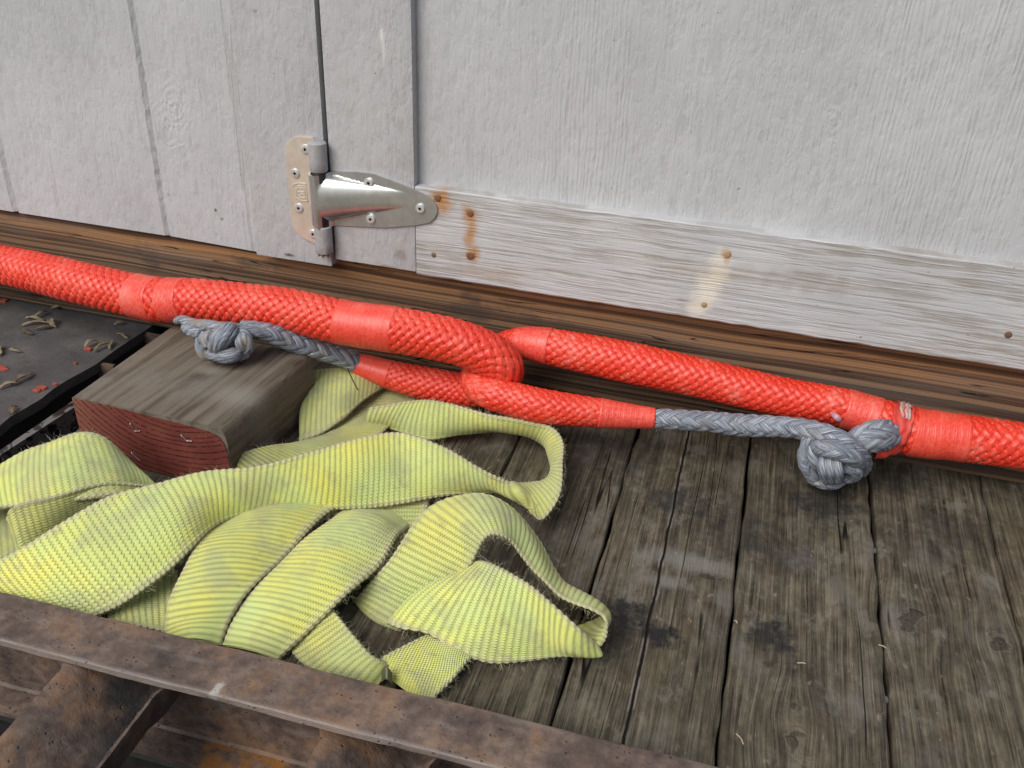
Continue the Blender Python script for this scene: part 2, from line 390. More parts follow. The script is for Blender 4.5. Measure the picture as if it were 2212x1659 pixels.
def mat_rope(name, whip=False, wear=0.5):
    m = Mt(name); a = m.attr('braid')           # x lateral in strand, y along strand, z strand random
    s = m.sep(a); co = m.obj
    if whip:
        fib = m.noise(m.comb(m.math('ADD', m.math('MULTIPLY', s[1], 380), m.math('MULTIPLY', s[0], 2.5)), m.math('MULTIPLY', s[0], 5), 0), 1, 5, 0.75)
    else:
        fib = m.noise(m.comb(m.math('MULTIPLY', s[0], 9), m.math('MULTIPLY', s[1], 0.9), m.math('MULTIPLY', s[2], 40)), 1, 3, 0.6)
    n1 = m.noise(co, 30, 5, 0.65); n2 = m.noise(co, 150, 4, 0.6)
    base = m.mix(m.rng(n1, 0.35, 0.7), (0.70, 0.036, 0.014), (0.78, 0.062, 0.026))
    if whip: base = m.mix(m.math('ADD', 0.08, m.math('MULTIPLY', m.rng(fib, 0.42, 0.62), 0.5 * wear)), base, (0.78, 0.17, 0.14))
    base = m.mix(m.math('MULTIPLY', m.rng(s[2], 0.0, 1.0), 0.25 if not whip else 0.0), base, (0.60, 0.024, 0.014))
    base = m.mix(m.math('MULTIPLY', m.rng(m.math('ADD', n1, m.math('MULTIPLY', n2, 0.5)), 0.74, 1.0), wear), base, (0.74, 0.16, 0.12))
    base = m.mix(m.rng(n2, 0.66, 0.78, 0, 0.5 * wear), base, (0.42, 0.20, 0.15))
    base = m.mix(m.rng(fib, 0.30, 0.50, 0.45, 0), base, (0.36, 0.010, 0.007))
    m.set(Base_Color=base, Roughness=m.rng(n2, 0.3, 0.7, 0.36, 0.50), Normal=m.bump(m.math('ADD', fib, m.math('MULTIPLY', n2, 0.4)), 0.0006, 0.55))
    m.b.inputs['Specular IOR Level'].default_value = 0.55
    m.b.inputs['Coat Weight'].default_value = 0.10; m.b.inputs['Coat Roughness'].default_value = 0.28
    m.b.inputs['Subsurface Weight'].default_value = 0.0
    return m.m
def mat_grey(name='grey_fibre', brown=0.3):
    m = Mt(name); a = m.attr('braid'); s = m.sep(a); co = m.obj
    fib = m.noise(m.comb(m.math('MULTIPLY', s[0], 9), m.math('MULTIPLY', s[1], 0.35), m.math('MULTIPLY', s[2], 40)), 1, 4, 0.7)
    n1 = m.noise(co, 42, 4)
    c = m.ramp(fib, [(0.30, (0.028, 0.032, 0.044)), (0.42, (0.12, 0.137, 0.175)), (0.56, (0.285, 0.315, 0.37)), (0.70, (0.56, 0.57, 0.59))])
    c = m.mix(m.math('MULTIPLY', m.rng(n1, 0.48, 0.66), brown), c, (0.25, 0.20, 0.15))
    m.set(Base_Color=c, Roughness=0.5, Normal=m.bump(fib, 0.0014, 0.9)); m.b.inputs['Specular IOR Level'].default_value = 0.5
    return m.m

def mat_sling(name='yellow_webbing', twill=False):
    m = Mt(name); a = m.attr('web'); s = m.sep(a); co = m.obj     # x arc length, y 0..1 across, z width in metres
    vm_ = m.math('MULTIPLY', s[1], s[2])
    if twill:
        t = m.math('SINE', m.math('MULTIPLY', m.math('ADD', s[0], m.math('MULTIPLY', vm_, 0.6)), 2200))
        t2 = m.math('SINE', m.math('MULTIPLY', m.math('SUBTRACT', m.math('MULTIPLY', s[0], 0.5), vm_), 2600))
        tooth = m.math('ADD', t, m.math('MULTIPLY', t2, 0.7))
        bh, bd = tooth, 0.0007
    else:
        # interlocking teeth: a zigzag seam between neighbouring ribs
        tri = m.math('PINGPONG', m.math('MULTIPLY', vm_, 1000 / 1.25), 1)
        ph = m.math('ADD', m.math('MULTIPLY', s[0], 1 / RIB), m.math('MULTIPLY', m.math('SUBTRACT', tri, 0.5), 0.36))
        fr = m.math('ABSOLUTE', m.math('SUBTRACT', m.math('FRACT', ph), 0.5))
        seam = m.rng(fr, 0.30, 0.49)
        kn = m.math('SINE', m.math('MULTIPLY', vm_, 2 * math.pi * 1000 / 2.5))
        bh = m.math('ADD', m.math('MULTIPLY', seam, -1), m.math('MULTIPLY', kn, 0.22)); bd = 0.0011
    n1 = m.noise(co, 14, 4); n2 = m.noise(m.mapc(co, (60, 60, 60)), 1, 5, 0.68); n3 = m.noise(co, 240, 3)
    col = m.mix(m.rng(n1, 0.4, 0.64), (0.60, 0.68, 0.20), (0.74, 0.72, 0.15))
    col = m.mix(m.rng(m.noise(co, 9, 2), 0.45, 0.65, 0, 0.6), col, (0.54, 0.65, 0.25))
    e = m.math('ABSOLUTE', m.math('MULTIPLY', m.math('SUBTRACT', s[1], 0.5), 2))
    ed = m.math('MULTIPLY', m.rng(m.math('ADD', e, m.math('MULTIPLY', m.math('SUBTRACT', n2, 0.5), 0.30)), 0.80, 0.97), 0.85)
    col = m.mix(ed, col, (0.52, 0.48, 0.28))
    col = m.mix(m.rng(m.noise(m.mapc(co, (22, 22, 22), (6, 6, 6)), 1, 4, .6), 0.47, 0.64, 0, 0.55), col, (0.40, 0.43, 0.22))
    d = m.rng(n2, 0.53, 0.74, 0, 0.5)
    col = m.mix(d, col, (0.33, 0.29, 0.155))
    soil_shade = m.sep(m.attr('soil_shade'))[0]  # darkens inner and hidden folds: grime, plus shade put into the colour
    soil_shade = m.math('MULTIPLY', soil_shade, 0.72)
    col = m.mix(m.math('MULTIPLY', soil_shade, m.rng(n2, 0.3, 0.6, 0.7, 1.0)), col, (0.25, 0.255, 0.135))
    dk = m.math('MULTIPLY', m.rng(m.noise(m.mapc(co, (50, 90, 50), (3, 3, 3)), 1, 5, .7), 0.62, 0.74), 0.45)
    col = m.mix(dk, col, (0.17, 0.165, 0.12))
    if not twill:
        col = m.mix(m.math('MULTIPLY', m.math('MULTIPLY', seam, m.rng(n1, 0.35, 0.65, 0.35, 0.75)), m.rng(e, 0.80, 0.92, 0.65, 0.1)), col, (0.27, 0.285, 0.075))
    m.set(Base_Color=col, Roughness=0.62, Normal=m.bump(m.math('ADD', bh, m.math('MULTIPLY', n3, 0.5)), bd, 0.8))
    m.b.inputs['Specular IOR Level'].default_value = 0.35
    m.b.inputs['Sheen Weight'].default_value = 0.25; m.b.inputs['Sheen Roughness'].default_value = 0.5
    return m.m

def mat_rust(name, warm=0.3, dark=0.0, oil=(), drip=(), lip=False):
    m = Mt(name); co = m.obj
    n1 = m.noise(co, 17, 6, 0.66); n2 = m.noise(co, 95, 5, 0.6); n3 = m.noise(co, 420, 3)
    st = m.noise(m.mapc(co, (14, 60, 60)), 1, 4)
    k = 1 - dark
    col = m.ramp(m.math('ADD', m.math('MULTIPLY', n1, 0.6), m.math('MULTIPLY', n2, 0.4)), [(0.36, (0.048*k, 0.034*k, 0.030*k)), (0.5, (0.112*k, 0.078*k, 0.062*k)), (0.64, (0.20*k, 0.152*k, 0.122*k))])
    col = m.mix(m.math('MULTIPLY', m.rng(n1, 0.50, 0.62), warm), col, (0.26*k, 0.115*k, 0.030*k))
    col = m.mix(m.rng(st, 0.56, 0.72, 0, 0.5), col, (0.20*k, 0.165*k, 0.145*k))
    if lip:
        xs = m.sep(co); zt_ = m.rng(xs[2], .018, .026); ed = m.rng(m.math('ADD', xs[1], m.math('MULTIPLY', m.math('SUBTRACT', n2, .5), .006)), .4752, .4795, 1, 0)
        col = m.mix(m.math('MULTIPLY', m.math('MULTIPLY', zt_, ed), 0.6), col, (0.26, 0.225, 0.205))
    pit = m.rng(m.vor(co, 170), 0.10, 0.26, 1, 0)
    pit = m.math('MULTIPLY', pit, m.rng(m.noise(co, 60, 3), 0.50, 0.6))
    col = m.mix(m.math('MULTIPLY', pit, 0.75), col, (0.028, 0.016, 0.015))
    sc = m.rng(n3, 0.73, 0.78)
    col = m.mix(m.math('MULTIPLY', sc, 0.35), col, (0.36, 0.30, 0.27))
    for (c, sc_) in oil:
        d = m.spot(co, c, sc_, n1, 1.3); col = m.mix(m.rng(d, 0.2, 1.1, 0.85, 0), col, (0.022, 0.023, 0.025))
    for (c, sc_) in drip:
        d = m.spot(co, c, sc_, n2, 2.2); col = m.mix(m.rng(d, 0.3, 0.9, 0.9, 0), col, (0.33, 0.32, 0.29))
    h = m.math('SUBTRACT', m.math('ADD', n2, m.math('MULTIPLY', n3, 0.6)), pit)
    m.set(Base_Color=col, Roughness=m.rng(n2, 0.3, 0.7, 0.5, 0.75), Normal=m.bump(h, 0.0012, 0.7), Metallic=0.0)
    m.b.inputs['Specular IOR Level'].default_value = 0.45
    return m.m
def mat_plate():
    m = Mt('scuffed_plate'); co = m.obj
    n1 = m.noise(co, 14, 6, 0.7); n2 = m.noise(co, 120, 5, 0.65); n3 = m.noise(co, 500, 3)
    col = m.ramp(n1, [(0.3, (0.052, 0.050, 0.052)), (0.55, (0.088, 0.085, 0.083)), (0.75, (0.130, 0.122, 0.112))])
    col = m.mix(m.rng(n2, 0.52, 0.7, 0, 0.55), col, (0.045, 0.042, 0.041))
    col = m.mix(m.rng(n3, 0.68, 0.75, 0, 0.65), col, (0.27, 0.26, 0.25))
    m.set(Base_Color=col, Roughness=m.rng(n1, .3, .7, .5, .75), Normal=m.bump(m.math('ADD', n2, n3), 0.001, 0.6)); m.b.inputs['Specular IOR Level'].default_value = 0.4
    return m.m
def mat_flaky():
    m = Mt('flaking_black_paint'); co = m.obj
    n = m.noise(m.mapc(co, (90, 60, 60)), 1, 5, 0.6, 0.6)
    f = m.rng(n, 0.47, 0.53)
    col = m.mix(f, (0.009, 0.009, 0.010), (0.135, 0.128, 0.120))
    m.set(Base_Color=col, Roughness=m.math('ADD', 0.30, m.math('MULTIPLY', f, 0.35)), Normal=m.bump(m.math('MULTIPLY', f, -1), 0.0008, 0.8))
    return m.m
def mat_simple(name, col, rough=0.5, metal=0.0, nscale=60, var=0.25, bumpd=0.0004, spec=0.5):
    m = Mt(name); n = m.noise(m.obj, nscale, 5, 0.6)
    lo = tuple(c * (1 - var) for c in col); hi = tuple(min(1, c * (1 + var)) for c in col)
    m.set(Base_Color=m.ramp(n, [(0.3, lo), (0.7, hi)]), Roughness=m.rng(n, 0.3, 0.7, rough * 0.85, min(1, rough * 1.15)), Metallic=metal, Normal=m.bump(n, bumpd, 0.5))
    m.b.inputs['Specular IOR Level'].default_value = spec
    return m.m
def mat_zinc(name, gold):
    m = Mt(name); co = m.obj
    n = m.noise(co, 32, 4); n2 = m.noise(co, 110, 3, .5)
    lo, hi = ((0.52, 0.54, 0.55), (0.66, 0.66, 0.63)) if not gold else ((0.62, 0.52, 0.43), (0.72, 0.63, 0.52))
    a = m.ramp(m.math('ADD', m.math('MULTIPLY', n, 0.6), m.math('MULTIPLY', n2, 0.4)), [(0.38, lo), (0.62, hi)])
    m.set(Base_Color=a, Metallic=0.8 if not gold else 0.35, Roughness=0.30)
    return m.m
SKY, SUN, SANG, EXPO = 0.08, 2.3, 42, 0.25
RIB = 0.0062
SPLITX = float(0.5 * (atz(1466, 1030, 0)[0] + atz(1356, 1580, 0)[0]))

# ================================================================== trailer (deck, side rail, steel plate)
RT = 0.035
M_rust = mat_rust('rusted_steel', 0.30, 0, (), [((-.365, .482, .035), (.006, .013, 99))], True); M_rust2 = mat_rust('rusted_steel_orange', 1.0)
M_deck = mat_deck(); M_plate = mat_plate(); M_flaky = mat_flaky()
M_black = mat_simple('black_steel_and_shade', (0.014, 0.013, 0.013), 0.6)  # black steel parts, also the added sheet standing in for shade
trailer = thing('flatbed_trailer', 'flatbed trailer with weathered plank deck, rusty side rail and dark steel plate under the shed', 'trailer', (-0.2, 0.85, 0))
bx = [float(0.5 * (atz(*a, 0)[0] + atz(*b, 0)[0])) for a, b in (((1621, 950), (1551, 1630)), ((1878, 990), (1926, 1650)), ((2111, 1035), (2212, 1380)))]
bx0 = float(atz(1285, 1240, 0)[0])
edges = [-0.762, -0.655, -0.515, -0.375, -0.235, bx0] + bx + [bx[2] + 0.143, bx[2] + 0.286, bx[2] + 0.43, bx[2] + 0.572]
for i in range(len(edges) - 1):
    g0, g1 = 0.0009 + rng.random() * 0.0007, 0.0009 + rng.random() * 0.0007
    x0, x1 = edges[i] + g0, edges[i + 1] - g1
    ny, nxx = 130, 16
    ys = np.linspace(0.531, 1.62, ny)
    wl = np.interp(ys, np.linspace(0.5, 1.65, 42), rng.normal(0, 0.0011, 42)); wr = np.interp(ys, np.linspace(0.5, 1.65, 42), rng.normal(0, 0.0011, 42))
    dz = rng.normal(0, 0.0009); cup = rng.normal(0, 0.0009)
    tt = np.linspace(0, 1, nxx)
    P = np.zeros((ny, nxx + 6, 3))
    for j, y in enumerate(ys):
        a, b = x0 + wl[j], x1 + wr[j]
        xs = a + 0.003 + (b - a - 0.006) * tt
        z = dz + cup * (2 * tt - 1) ** 2
        row = [(a, -0.038), (a, -0.006), (a + 0.0009, -0.0016 + dz)] + list(zip(xs, z)) + [(b - 0.0009, -0.0016 + dz), (b, -0.006), (b, -0.038)]
        P[j, :, 0] = [r[0] for r in row]; P[j, :, 1] = y; P[j, :, 2] = [r[1] for r in row]
    link('deck_plank', grid_mesh('deck_plank', P, closed=True, caps=True), M_deck, trailer)

# C channel side rail
prof = [(.4750, .0345), (.4762, .0353), (.5255, .0353), (.527, .0338), (.527, -.098), (.493, -.098), (.4918, -.094), (.493, -.090), (.513, -.090), (.519, -.084), (.519, .0215), (.5145, .0262), (.4765, .0272), (.4750, .0285)]
xs = np.linspace(-1.9, 1.7, 260)
P = np.array([[(x, y + (0.0004 * math.sin(x * 31) + rng.normal(0, 0.00025)), z + rng.normal(0, 0.00018)) for (y, z) in prof] for x in xs])
bmr = grid_mesh('side_rail', P, closed=True, caps=True)
bmr.polygons.foreach_set('use_smooth', [True] * len(bmr.polygons))
try: bmr.set_sharp_from_angle(angle=math.radians(32))
except Exception: pass
rail = link('side_rail', bmr, M_rust, trailer)
# orange rust on the lower flange: its own plate strip, lying on the flange
bm = bmesh.new(); box(bm, -1.9, 1.7, .4900, .5165, -.0895, -.0865); bevel(bm, .0006)
fin('flange_liner', bm, M_rust2, rail)
# cross bars between the side rail and the outer rail
tp = [(0, .0175), (.0015, .0225), (.008, .0225), (.024, .0135), (.042, -.002), (.056, -.0155), (.066, -.0225), (.075, -.0215), (.082, -.010), (.0895, .012), (.0920, .0225), (.0948, .0225), (.0950, .0175), (.0915, .003), (.085, -.017), (.077, -.029), (.066, -.031), (.052, -.023), (.036, -.0085), (.016, .008)]
M_bar = mat_rust('rusted_bar_steel', .35, .05, [((-.513 + .066, .45, -.015), (.017, .07, .03)), ((-.2685 + .066, .45, -.015), (.017, .07, .03)), ((-.513 + .05, .485, -.01), (.03, .022, .03))], [((-.513 + .068, .405, -.022), (.0045, .030, .02)), ((-.513 + .064, .37, -.022), (.006, .02, .02))])
for X0 in (-0.513, -0.2685):
    ys = np.concatenate([np.linspace(.512, .44, 26), np.linspace(.43, .13, 30)])
    P = np.zeros((len(ys), len(tp), 3))
    for j, y in enumerate(ys):
        fl = max(0, 1 - (0.512 - y - .028) / .012) if y < .484 else 1     # weld flare at the rail
        for q, (a, z) in enumerate(tp):
            w = (a - .0475) / .0475
            P[j, q] = (X0 + a + w * 0.006 * fl + rng.normal(0, .0002), y, z + rng.normal(0, .0002))
    me = grid_mesh('cross_bar', P, closed=True, caps=True)
    try: me.set_sharp_from_angle(angle=math.radians(40))
    except Exception: pass
    link('cross_bar', me, M_bar, trailer)
bm = bmesh.new(); box(bm, -1.9, 1.7, .07, .13, -.05, .03); bevel(bm, .003); fin('outer_rail', bm, M_rust, trailer)
bm = bmesh.new(); box(bm, -1.9, 1.7, .05, .55, -.200, -.195); fin('added_dark_sheet', bm, M_black, trailer)  # added black sheet that darkens the openings, in place of shade below
bm = bmesh.new(); box(bm, -1.9, 1.7, .56, 1.66, -.14, -.05); fin('deck_frame', bm, M_black, trailer)

# dark steel plate at the left, slot with cross webs and a flaking flat bar
def prism(name, pts, z0, z1, mat, parent, bw=0.0):
    bm = bmesh.new()
    lo = [bm.verts.new((x, y, z0)) for x, y in pts]; hi = [bm.verts.new((x, y, z1)) for x, y in pts]
    bm.faces.new(lo[::-1]); bm.faces.new(hi)
    for i in range(len(pts)):
        k = (i + 1) % len(pts); bm.faces.new((lo[i], lo[k], hi[k], hi[i]))
    if bw: bevel(bm, bw)
    return fin(name, bm, mat, parent)
def lx(a, b, y):                          # x on line a-b at y
    return a[0] + (b[0] - a[0]) * (y - a[1]) / (b[1] - a[1])
pa, pb = atz(0, 917, 0), atz(330, 704, 0)
edge_pts = [(lx(pa, pb, y) + rng.normal(0, .0013), y) for y in np.linspace(.55, 1.66, 46)]
prism('steel_plate', [(-2.2, 1.66), (-2.2, .55)] + edge_pts, -.014, 0, M_plate, trailer)
prism('slot_side', [(lx(pa, pb, .55) - .02, .55), (lx(pa, pb, .55) - .003, .55), (lx(pa, pb, 1.6) - .003, 1.6), (lx(pa, pb, 1.6) - .02, 1.6)], -.10, -.0145, M_black, trailer)
ba, bb = atz(0, 973, -.006), atz(151, 870, -.006); bc, bd = atz(60, 978, -.006), atz(168, 917, -.006)
prism('flat_bar', [(lx(ba, bb, .55), .55), (lx(bc, bd, .55), .55), (-.764, 1.2), (lx(ba, bb, 1.2) , 1.2)], -.06, -.006, M_flaky, trailer, .0012)
M_web = mat_rust('rusted_web', 0.2, 0.25)
for (x0, y0, x1, y1) in ((203, 783, 240, 789), (307, 718, 342, 725)):
    a, b = atz(x0, y0, -.004), atz(x1, y1, -.004)
    prism('cross_web', [(a[0] - .006, a[1] - .002), (b[0] + .004, b[1] - .002), (b[0] + .004, b[1] + .004), (a[0] - .006, a[1] + .004)], -.06, -.004, M_web, trailer)
# yard the trailer stands in
M_ground = mat_simple('yard_gravel', (0.22, 0.20, 0.175), 0.9, 0, 12, 0.3, .004, 0.2)
gr = mk('ground', [(-150, -150, -.75), (150, -150, -.75), (150, 150, -.75), (-150, 150, -.75)], [(0, 1, 2, 3)], M_ground)
gr['kind'] = 'structure'

# ================================================================== shed
dS, dB, dP = -.008, -.024, -.009
shed = thing('garden_shed', 'grey painted wooden shed with a hinged door standing on a brown timber skid', 'shed', tuple(sp(0, 0, 0)))
zs = 0.5 * (sh(0, 455, dS)[1] + sh(540, 537, dS)[1])
zb = 0.5 * (sh(557, 551, dB)[1] + sh(720, 577, dB)[1])
zd = 0.5 * (sh(735, 562, dB)[1] + sh(890, 586, dB)[1])
zr = np.polyfit([sh(x, y, dB)[0] for x, y in ((900, 592), (1106, 627), (1659, 714), (2212, 800))], [sh(x, y, dB)[1] for x, y in ((900, 592), (1106, 627), (1659, 714), (2212, 800))], 1)
zt = 0.5 * (sh(910, 410, dB)[1] + sh(2212, 573, dB)[1])
u_b0 = sh(553, 545, dB)[0]; u_b1 = sh(679, 4, dB)[0]; u_d0 = sh(689, 4, dB)[0]; u_st = sh(897, 480, dB)[0]; u_pe = sh(894, 200, dB)[0]
print('shed', zs, zb, zd, zr, zt, u_b0, u_b1, u_d0, u_st)
def swl(x, y, d=dB): return shw(x, y, d)
OR = (0.40, 0.19, 0.055); BR = (0.17, 0.075, 0.035)
spots = [(swl(952, 434), (.020, 99, .022), .95, OR), (swl(947, 428), (.0075, 99, .008), .9, BR),
         (swl(1016, 465), (.016, 99, .018), .95, OR), (swl(1016, 461), (.007, 99, .007), .95, BR),
         (swl(1016, 508), (.013, 99, .040), .85, OR), (swl(1017, 551), (.017, 99, .017), .9, OR), (swl(1016, 553), (.009, 99, .009), .95, (0.11, 0.055, 0.045)),
         (swl(937, 551), (.005, 99, .005), .8, (0.17, 0.15, 0.14)), (swl(1570, 548), (.009, 99, .010), .6, OR), (swl(1571, 560), (.006, 99, .012), .4, OR),
         (swl(1475, 648), (.022, 99, .0025), .7, (0.20, 0.17, 0.15)), (swl(1290, 652), (.020, 99, .003), .8, (0.50, 0.42, 0.30)),
         (swl(1060, 590), (.08, 99, .016), .35, (0.34, 0.25, 0.15)), (swl(1560, 590), (.10, 99, .02), .25, (0.34, 0.25, 0.15)), (swl(1760, 610), (.08, 99, .02), .5, (0.27, 0.22, 0.17))]
pale = [(swl(1555, 580), (.020, 99, .030)), (swl(1528, 622), (.022, 99, .034)), (swl(1505, 660), (.018, 99, .018))]
bsp = [(swl(626, 551), (.011, 99, .004), .95, (0.06, 0.05, 0.05)), (swl(868, 552), (.014, 99, .010), .45, (0.22, 0.18, 0.15)), (swl(835, 577), (.02, 99, .004), .6, (0.25, 0.2, 0.16)),
       (swl(775, 497), (.0035, 99, .006), .9, (0.55, 0.42, 0.24)), (swl(863, 533), (.003, 99, .005), .9, (0.55, 0.42, 0.24)), (swl(828, 110), (.004, 99, .03), .5, (0.75, 0.74, 0.72)), (swl(823, 70), (.003, 99, .012), .5, (0.78, 0.77, 0.75)),
       (swl(551, 24), (.005, 99, .004), .8, (0.25, 0.24, 0.23)), (swl(698, 536), (.004, 99, .004), .5, (0.4, 0.25, 0.1))]
ssp = [(swl(466, 454, dS), (.0035, 99, .0035), .95, (0.04, 0.04, 0.04)), (swl(479, 473, dS), (.004, 99, .003), .9, (0.14, 0.11, 0.07)), (swl(190, 390, dS), (.006, 99, .004), .5, (0.3, 0.29, 0.28))]
M_side = mat_paint('grey_siding_paint', swirl=[(swl(375, 235, dS), .055), (swl(360, 270, dS), .05), (swl(640, 40, dS), .04)], spots=ssp, ridge=u_b0 - .012)
M_board = mat_paint('grey_board_paint', spots=bsp)
M_panel = mat_paint('grey_panel_paint', panel=True, swirl=[(swl(1800, 260, dP), .03)])
M_rail = mat_paint('grey_rail_paint', horiz=True, weather=0.62, spots=spots, pale=pale)
M_beam = mat_beam()
UL, UR, ZT = -2.0, 1.7, 1.95
# siding with vertical grooves
gr_u = []
for (a, b) in (((351, 482), (364, 488)), ((25, 446), (39, 452))):
    gr_u.append((sh(*a, dS)[0], sh(*b, dS)[0]))
pitch = gr_u[0][0] - gr_u[1][0]
for k in range(1, 5): gr_u.append((gr_u[1][0] - pitch * k, gr_u[1][1] - pitch * k))
gr_u.append((gr_u[0][0] + pitch * 0.62 - .10, gr_u[0][0] + pitch * 0.62 - .10))
cutp = [(UL, dS)]
for a, b in sorted(gr_u):
    if b - a < 1e-6 or a < UL: continue
    cutp += [(a, dS), (a + (b - a) * .78, dS + .0046), (b, dS)]
cutp.append((u_b0 - .0005, dS))
zz = np.concatenate([np.linspace(zs, .62, 60), np.linspace(.64, ZT, 10)])
V = np.zeros((len(zz), len(cutp) + 2, 3))
for j, z in enumerate(zz):
    for k, (u, d) in enumerate(cutp): V[j, k] = sp(u + rng.normal(0, .0004), d, z + (rng.normal(0, .0007) if j == 0 else 0))
    V[j, -2] = sp(u_b0 - .0005, .004, z); V[j, -1] = sp(UL, .004, z)
me = grid_mesh('siding', V, closed=True, caps=True); me.polygons.foreach_set('use_smooth', [False] * len(me.polygons))
link('siding', me, M_side, shed)
board = sbox('corner_board', u_b0, u_b1, dB, .004, zb, ZT, M_board, shed, .0022)
sbox('skid_beam', UL, UR, 0, .15, .0008, .172, M_beam, shed, .004)
M_in = mat_simple('shed_inside', (0.10, 0.08, 0.06), 0.9)
sbox('wall_frame', UL, UR, .006, .10, .174, ZT, M_in, shed, 0)
M_roof = mat_simple('roof_felt', (0.06, 0.06, 0.065), 0.9)
sbox('roof', UL - .1, UR + .1, -.10, 1.5, ZT + .002, ZT + .06, M_roof, shed, .003)
sbox('back_wall', UL, UR, 1.38, 1.4, .174, ZT, M_side, shed, 0)
# door: stile, rail and recessed panel
door = sbox('door', u_st - .012, 1.5, dP, -.0035, zt - .03, 1.85, M_panel, shed, 0)
sbox('door_stile', u_d0, u_st - .0004, dB, -.003, zd, 1.85, M_board, door, .0016)
nu = 120
us = np.linspace(u_st + .0004, 1.5, nu)
rows = []
for k, u in enumerate(us):
    zl = zr[0] * u + zr[1] + rng.normal(0, .00035)
    zu = zt + rng.normal(0, .00035)
    rows.append([sp(u, dB + .0015, zl), sp(u, dB, zl + .002), sp(u, dB, zu - .0016), sp(u, dB + .0012, zu), sp(u, -.0055, zu), sp(u, -.004, zl)])
me = grid_mesh('door_rail', np.array(rows), closed=True, caps=True)
try: me.set_sharp_from_angle(angle=math.radians(30))
except Exception: pass
drail = link('door_rail', me, M_rail, door)
M_nail = mat_simple('rusty_nail', (0.16, 0.085, 0.05), 0.7); M_nail2 = mat_simple('tan_nail', (0.36, 0.25, 0.13), 0.6)
def disc(name, c, n, r, h, mat, parent, seg=14, dome=0.3):
    n = np.array(n, float); a = unit(np.cross(n, [0.3, 0.1, 1.0])); b = np.cross(n, a)
    V, Fc = [], []
    for rr, hh in ((1, 0), (1, .6), (.82, 1.0), (.4, 1 + dome * .6)):
        for i in range(seg):
            t = 2 * math.pi * i / seg; V.append(c + n * h * hh + (a * math.cos(t) + b * math.sin(t)) * r * rr)
    V.append(c + n * h * (1 + dome))
    for k in range(3):
        for i in range(seg): j = (i + 1) % seg; Fc.append((k*seg+i, k*seg+j, (k+1)*seg+j, (k+1)*seg+i))
    for i in range(seg): Fc.append((3*seg+i, 3*seg+(i+1) % seg, 4*seg))
    return mk(name, V, Fc, mat, parent, True)
for (x, y, r, mm) in ((945, 428, .0042, M_nail), (1016, 461, .0042, M_nail), (1016, 553, .0048, M_nail), (1571, 549, .0044, M_nail2), (1521, 658, .0036, M_nail2), (2178, 723, .004, M_nail), (937, 551, .003, M_nail)):
    disc('nail_head', swl(x, y), -EY, r, .0008, mm, door)

# ---------------- strap hinge
M_zinc = mat_zinc('zinc_plate', False); M_gold = mat_zinc('yellowed_zinc', True)
M_barrel = mat_simple('grey_painted_barrel', (0.34, 0.34, 0.345), 0.5, 0, 200, .12)
M_screw = mat_simple('bright_screw', (0.72, 0.72, 0.70), 0.33, 0.6, 200, .1)
M_sock = mat_simple('screw_socket', (0.05, 0.055, 0.065), 0.35, 0.6)
def uvz(x, y, d): return np.array(sh(x, y, d))
def plate(name, px, d, th, mat, parent, bw=.0007):
    bm = bmesh.new(); pts = [uvz(x, y, d - th) for x, y in px]
    pts = [p for p in catmull(np.array(pts + [pts[0]]), 3)][:-1]
    lo = [bm.verts.new(sp(p[0], d, p[1])) for p in pts]; hi = [bm.verts.new(sp(p[0], d - th, p[1])) for p in pts]
    bm.faces.new(lo); bm.faces.new(hi[::-1])
    for i in range(len(pts)): k = (i + 1) % len(pts); bm.faces.new((lo[i], lo[k], hi[k], hi[i]))
    bmesh.ops.recalc_face_normals(bm, faces=bm.faces[:])
    te = [e for e in bm.edges if all(v in hi for v in e.verts)]
    bmesh.ops.bevel(bm, geom=te, offset=bw, segments=2, affect='EDGES')
    return fin(name, bm, mat, parent)
hinge = plate('strap_hinge', [(669, 297), (656, 295.5), (643, 295), (629, 301), (620, 312), (616, 328), (619, 370), (624, 425), (631, 480), (640, 502), (655, 515), (672, 523), (688, 527), (694, 500), (690, 420), (684, 340), (678, 300)], dB, .0028, M_gold, shed)
# maker's mark embossed in the plate: nested angular outline, and an illegible row of raised letters
def bead(name, lines, d, r, mat, parent, shwf=True):
    bm = bmesh.new()
    for ln in lines:
        W = [shw(x, y, d) if shwf else np.array((x, y, d)) for x, y in ln]
        for i in range(len(W) - 1):
            a, b = W[i], W[i + 1]; t = unit(b - a); s = unit(np.cross(t, EY)); n = -EY
            ring = []
            for P in (a - t * r * .4, b + t * r * .4):
                ring.append([bm.verts.new(P + s * r * cx + n * r * cy) for cx, cy in ((-1, 0), (-.6, .55), (.6, .55), (1, 0))])
            for k in range(3): bm.faces.new((ring[0][k], ring[0][k+1], ring[1][k+1], ring[1][k]))
            bm.faces.new(ring[0][::-1]); bm.faces.new(ring[1])
    return fin(name, bm, mat, parent)
def q(x, y): return (603.5 + x / 6.30, 285.3 + y / 6.30)         # from the 3.456x close-up
bead('makers_mark', [[q(190, 735), q(190, 715), q(255, 695), q(360, 705), q(383, 940), q(300, 935), q(255, 905), q(225, 890)],
                     [q(235, 870), q(232, 790), q(245, 760), q(345, 765), q(355, 900), q(290, 895), q(262, 860)], [q(250, 815), q(330, 818)], [q(290, 845), q(335, 848)], [q(250, 735), q(345, 735)]], dB - .00285, .0010, M_gold, hinge)
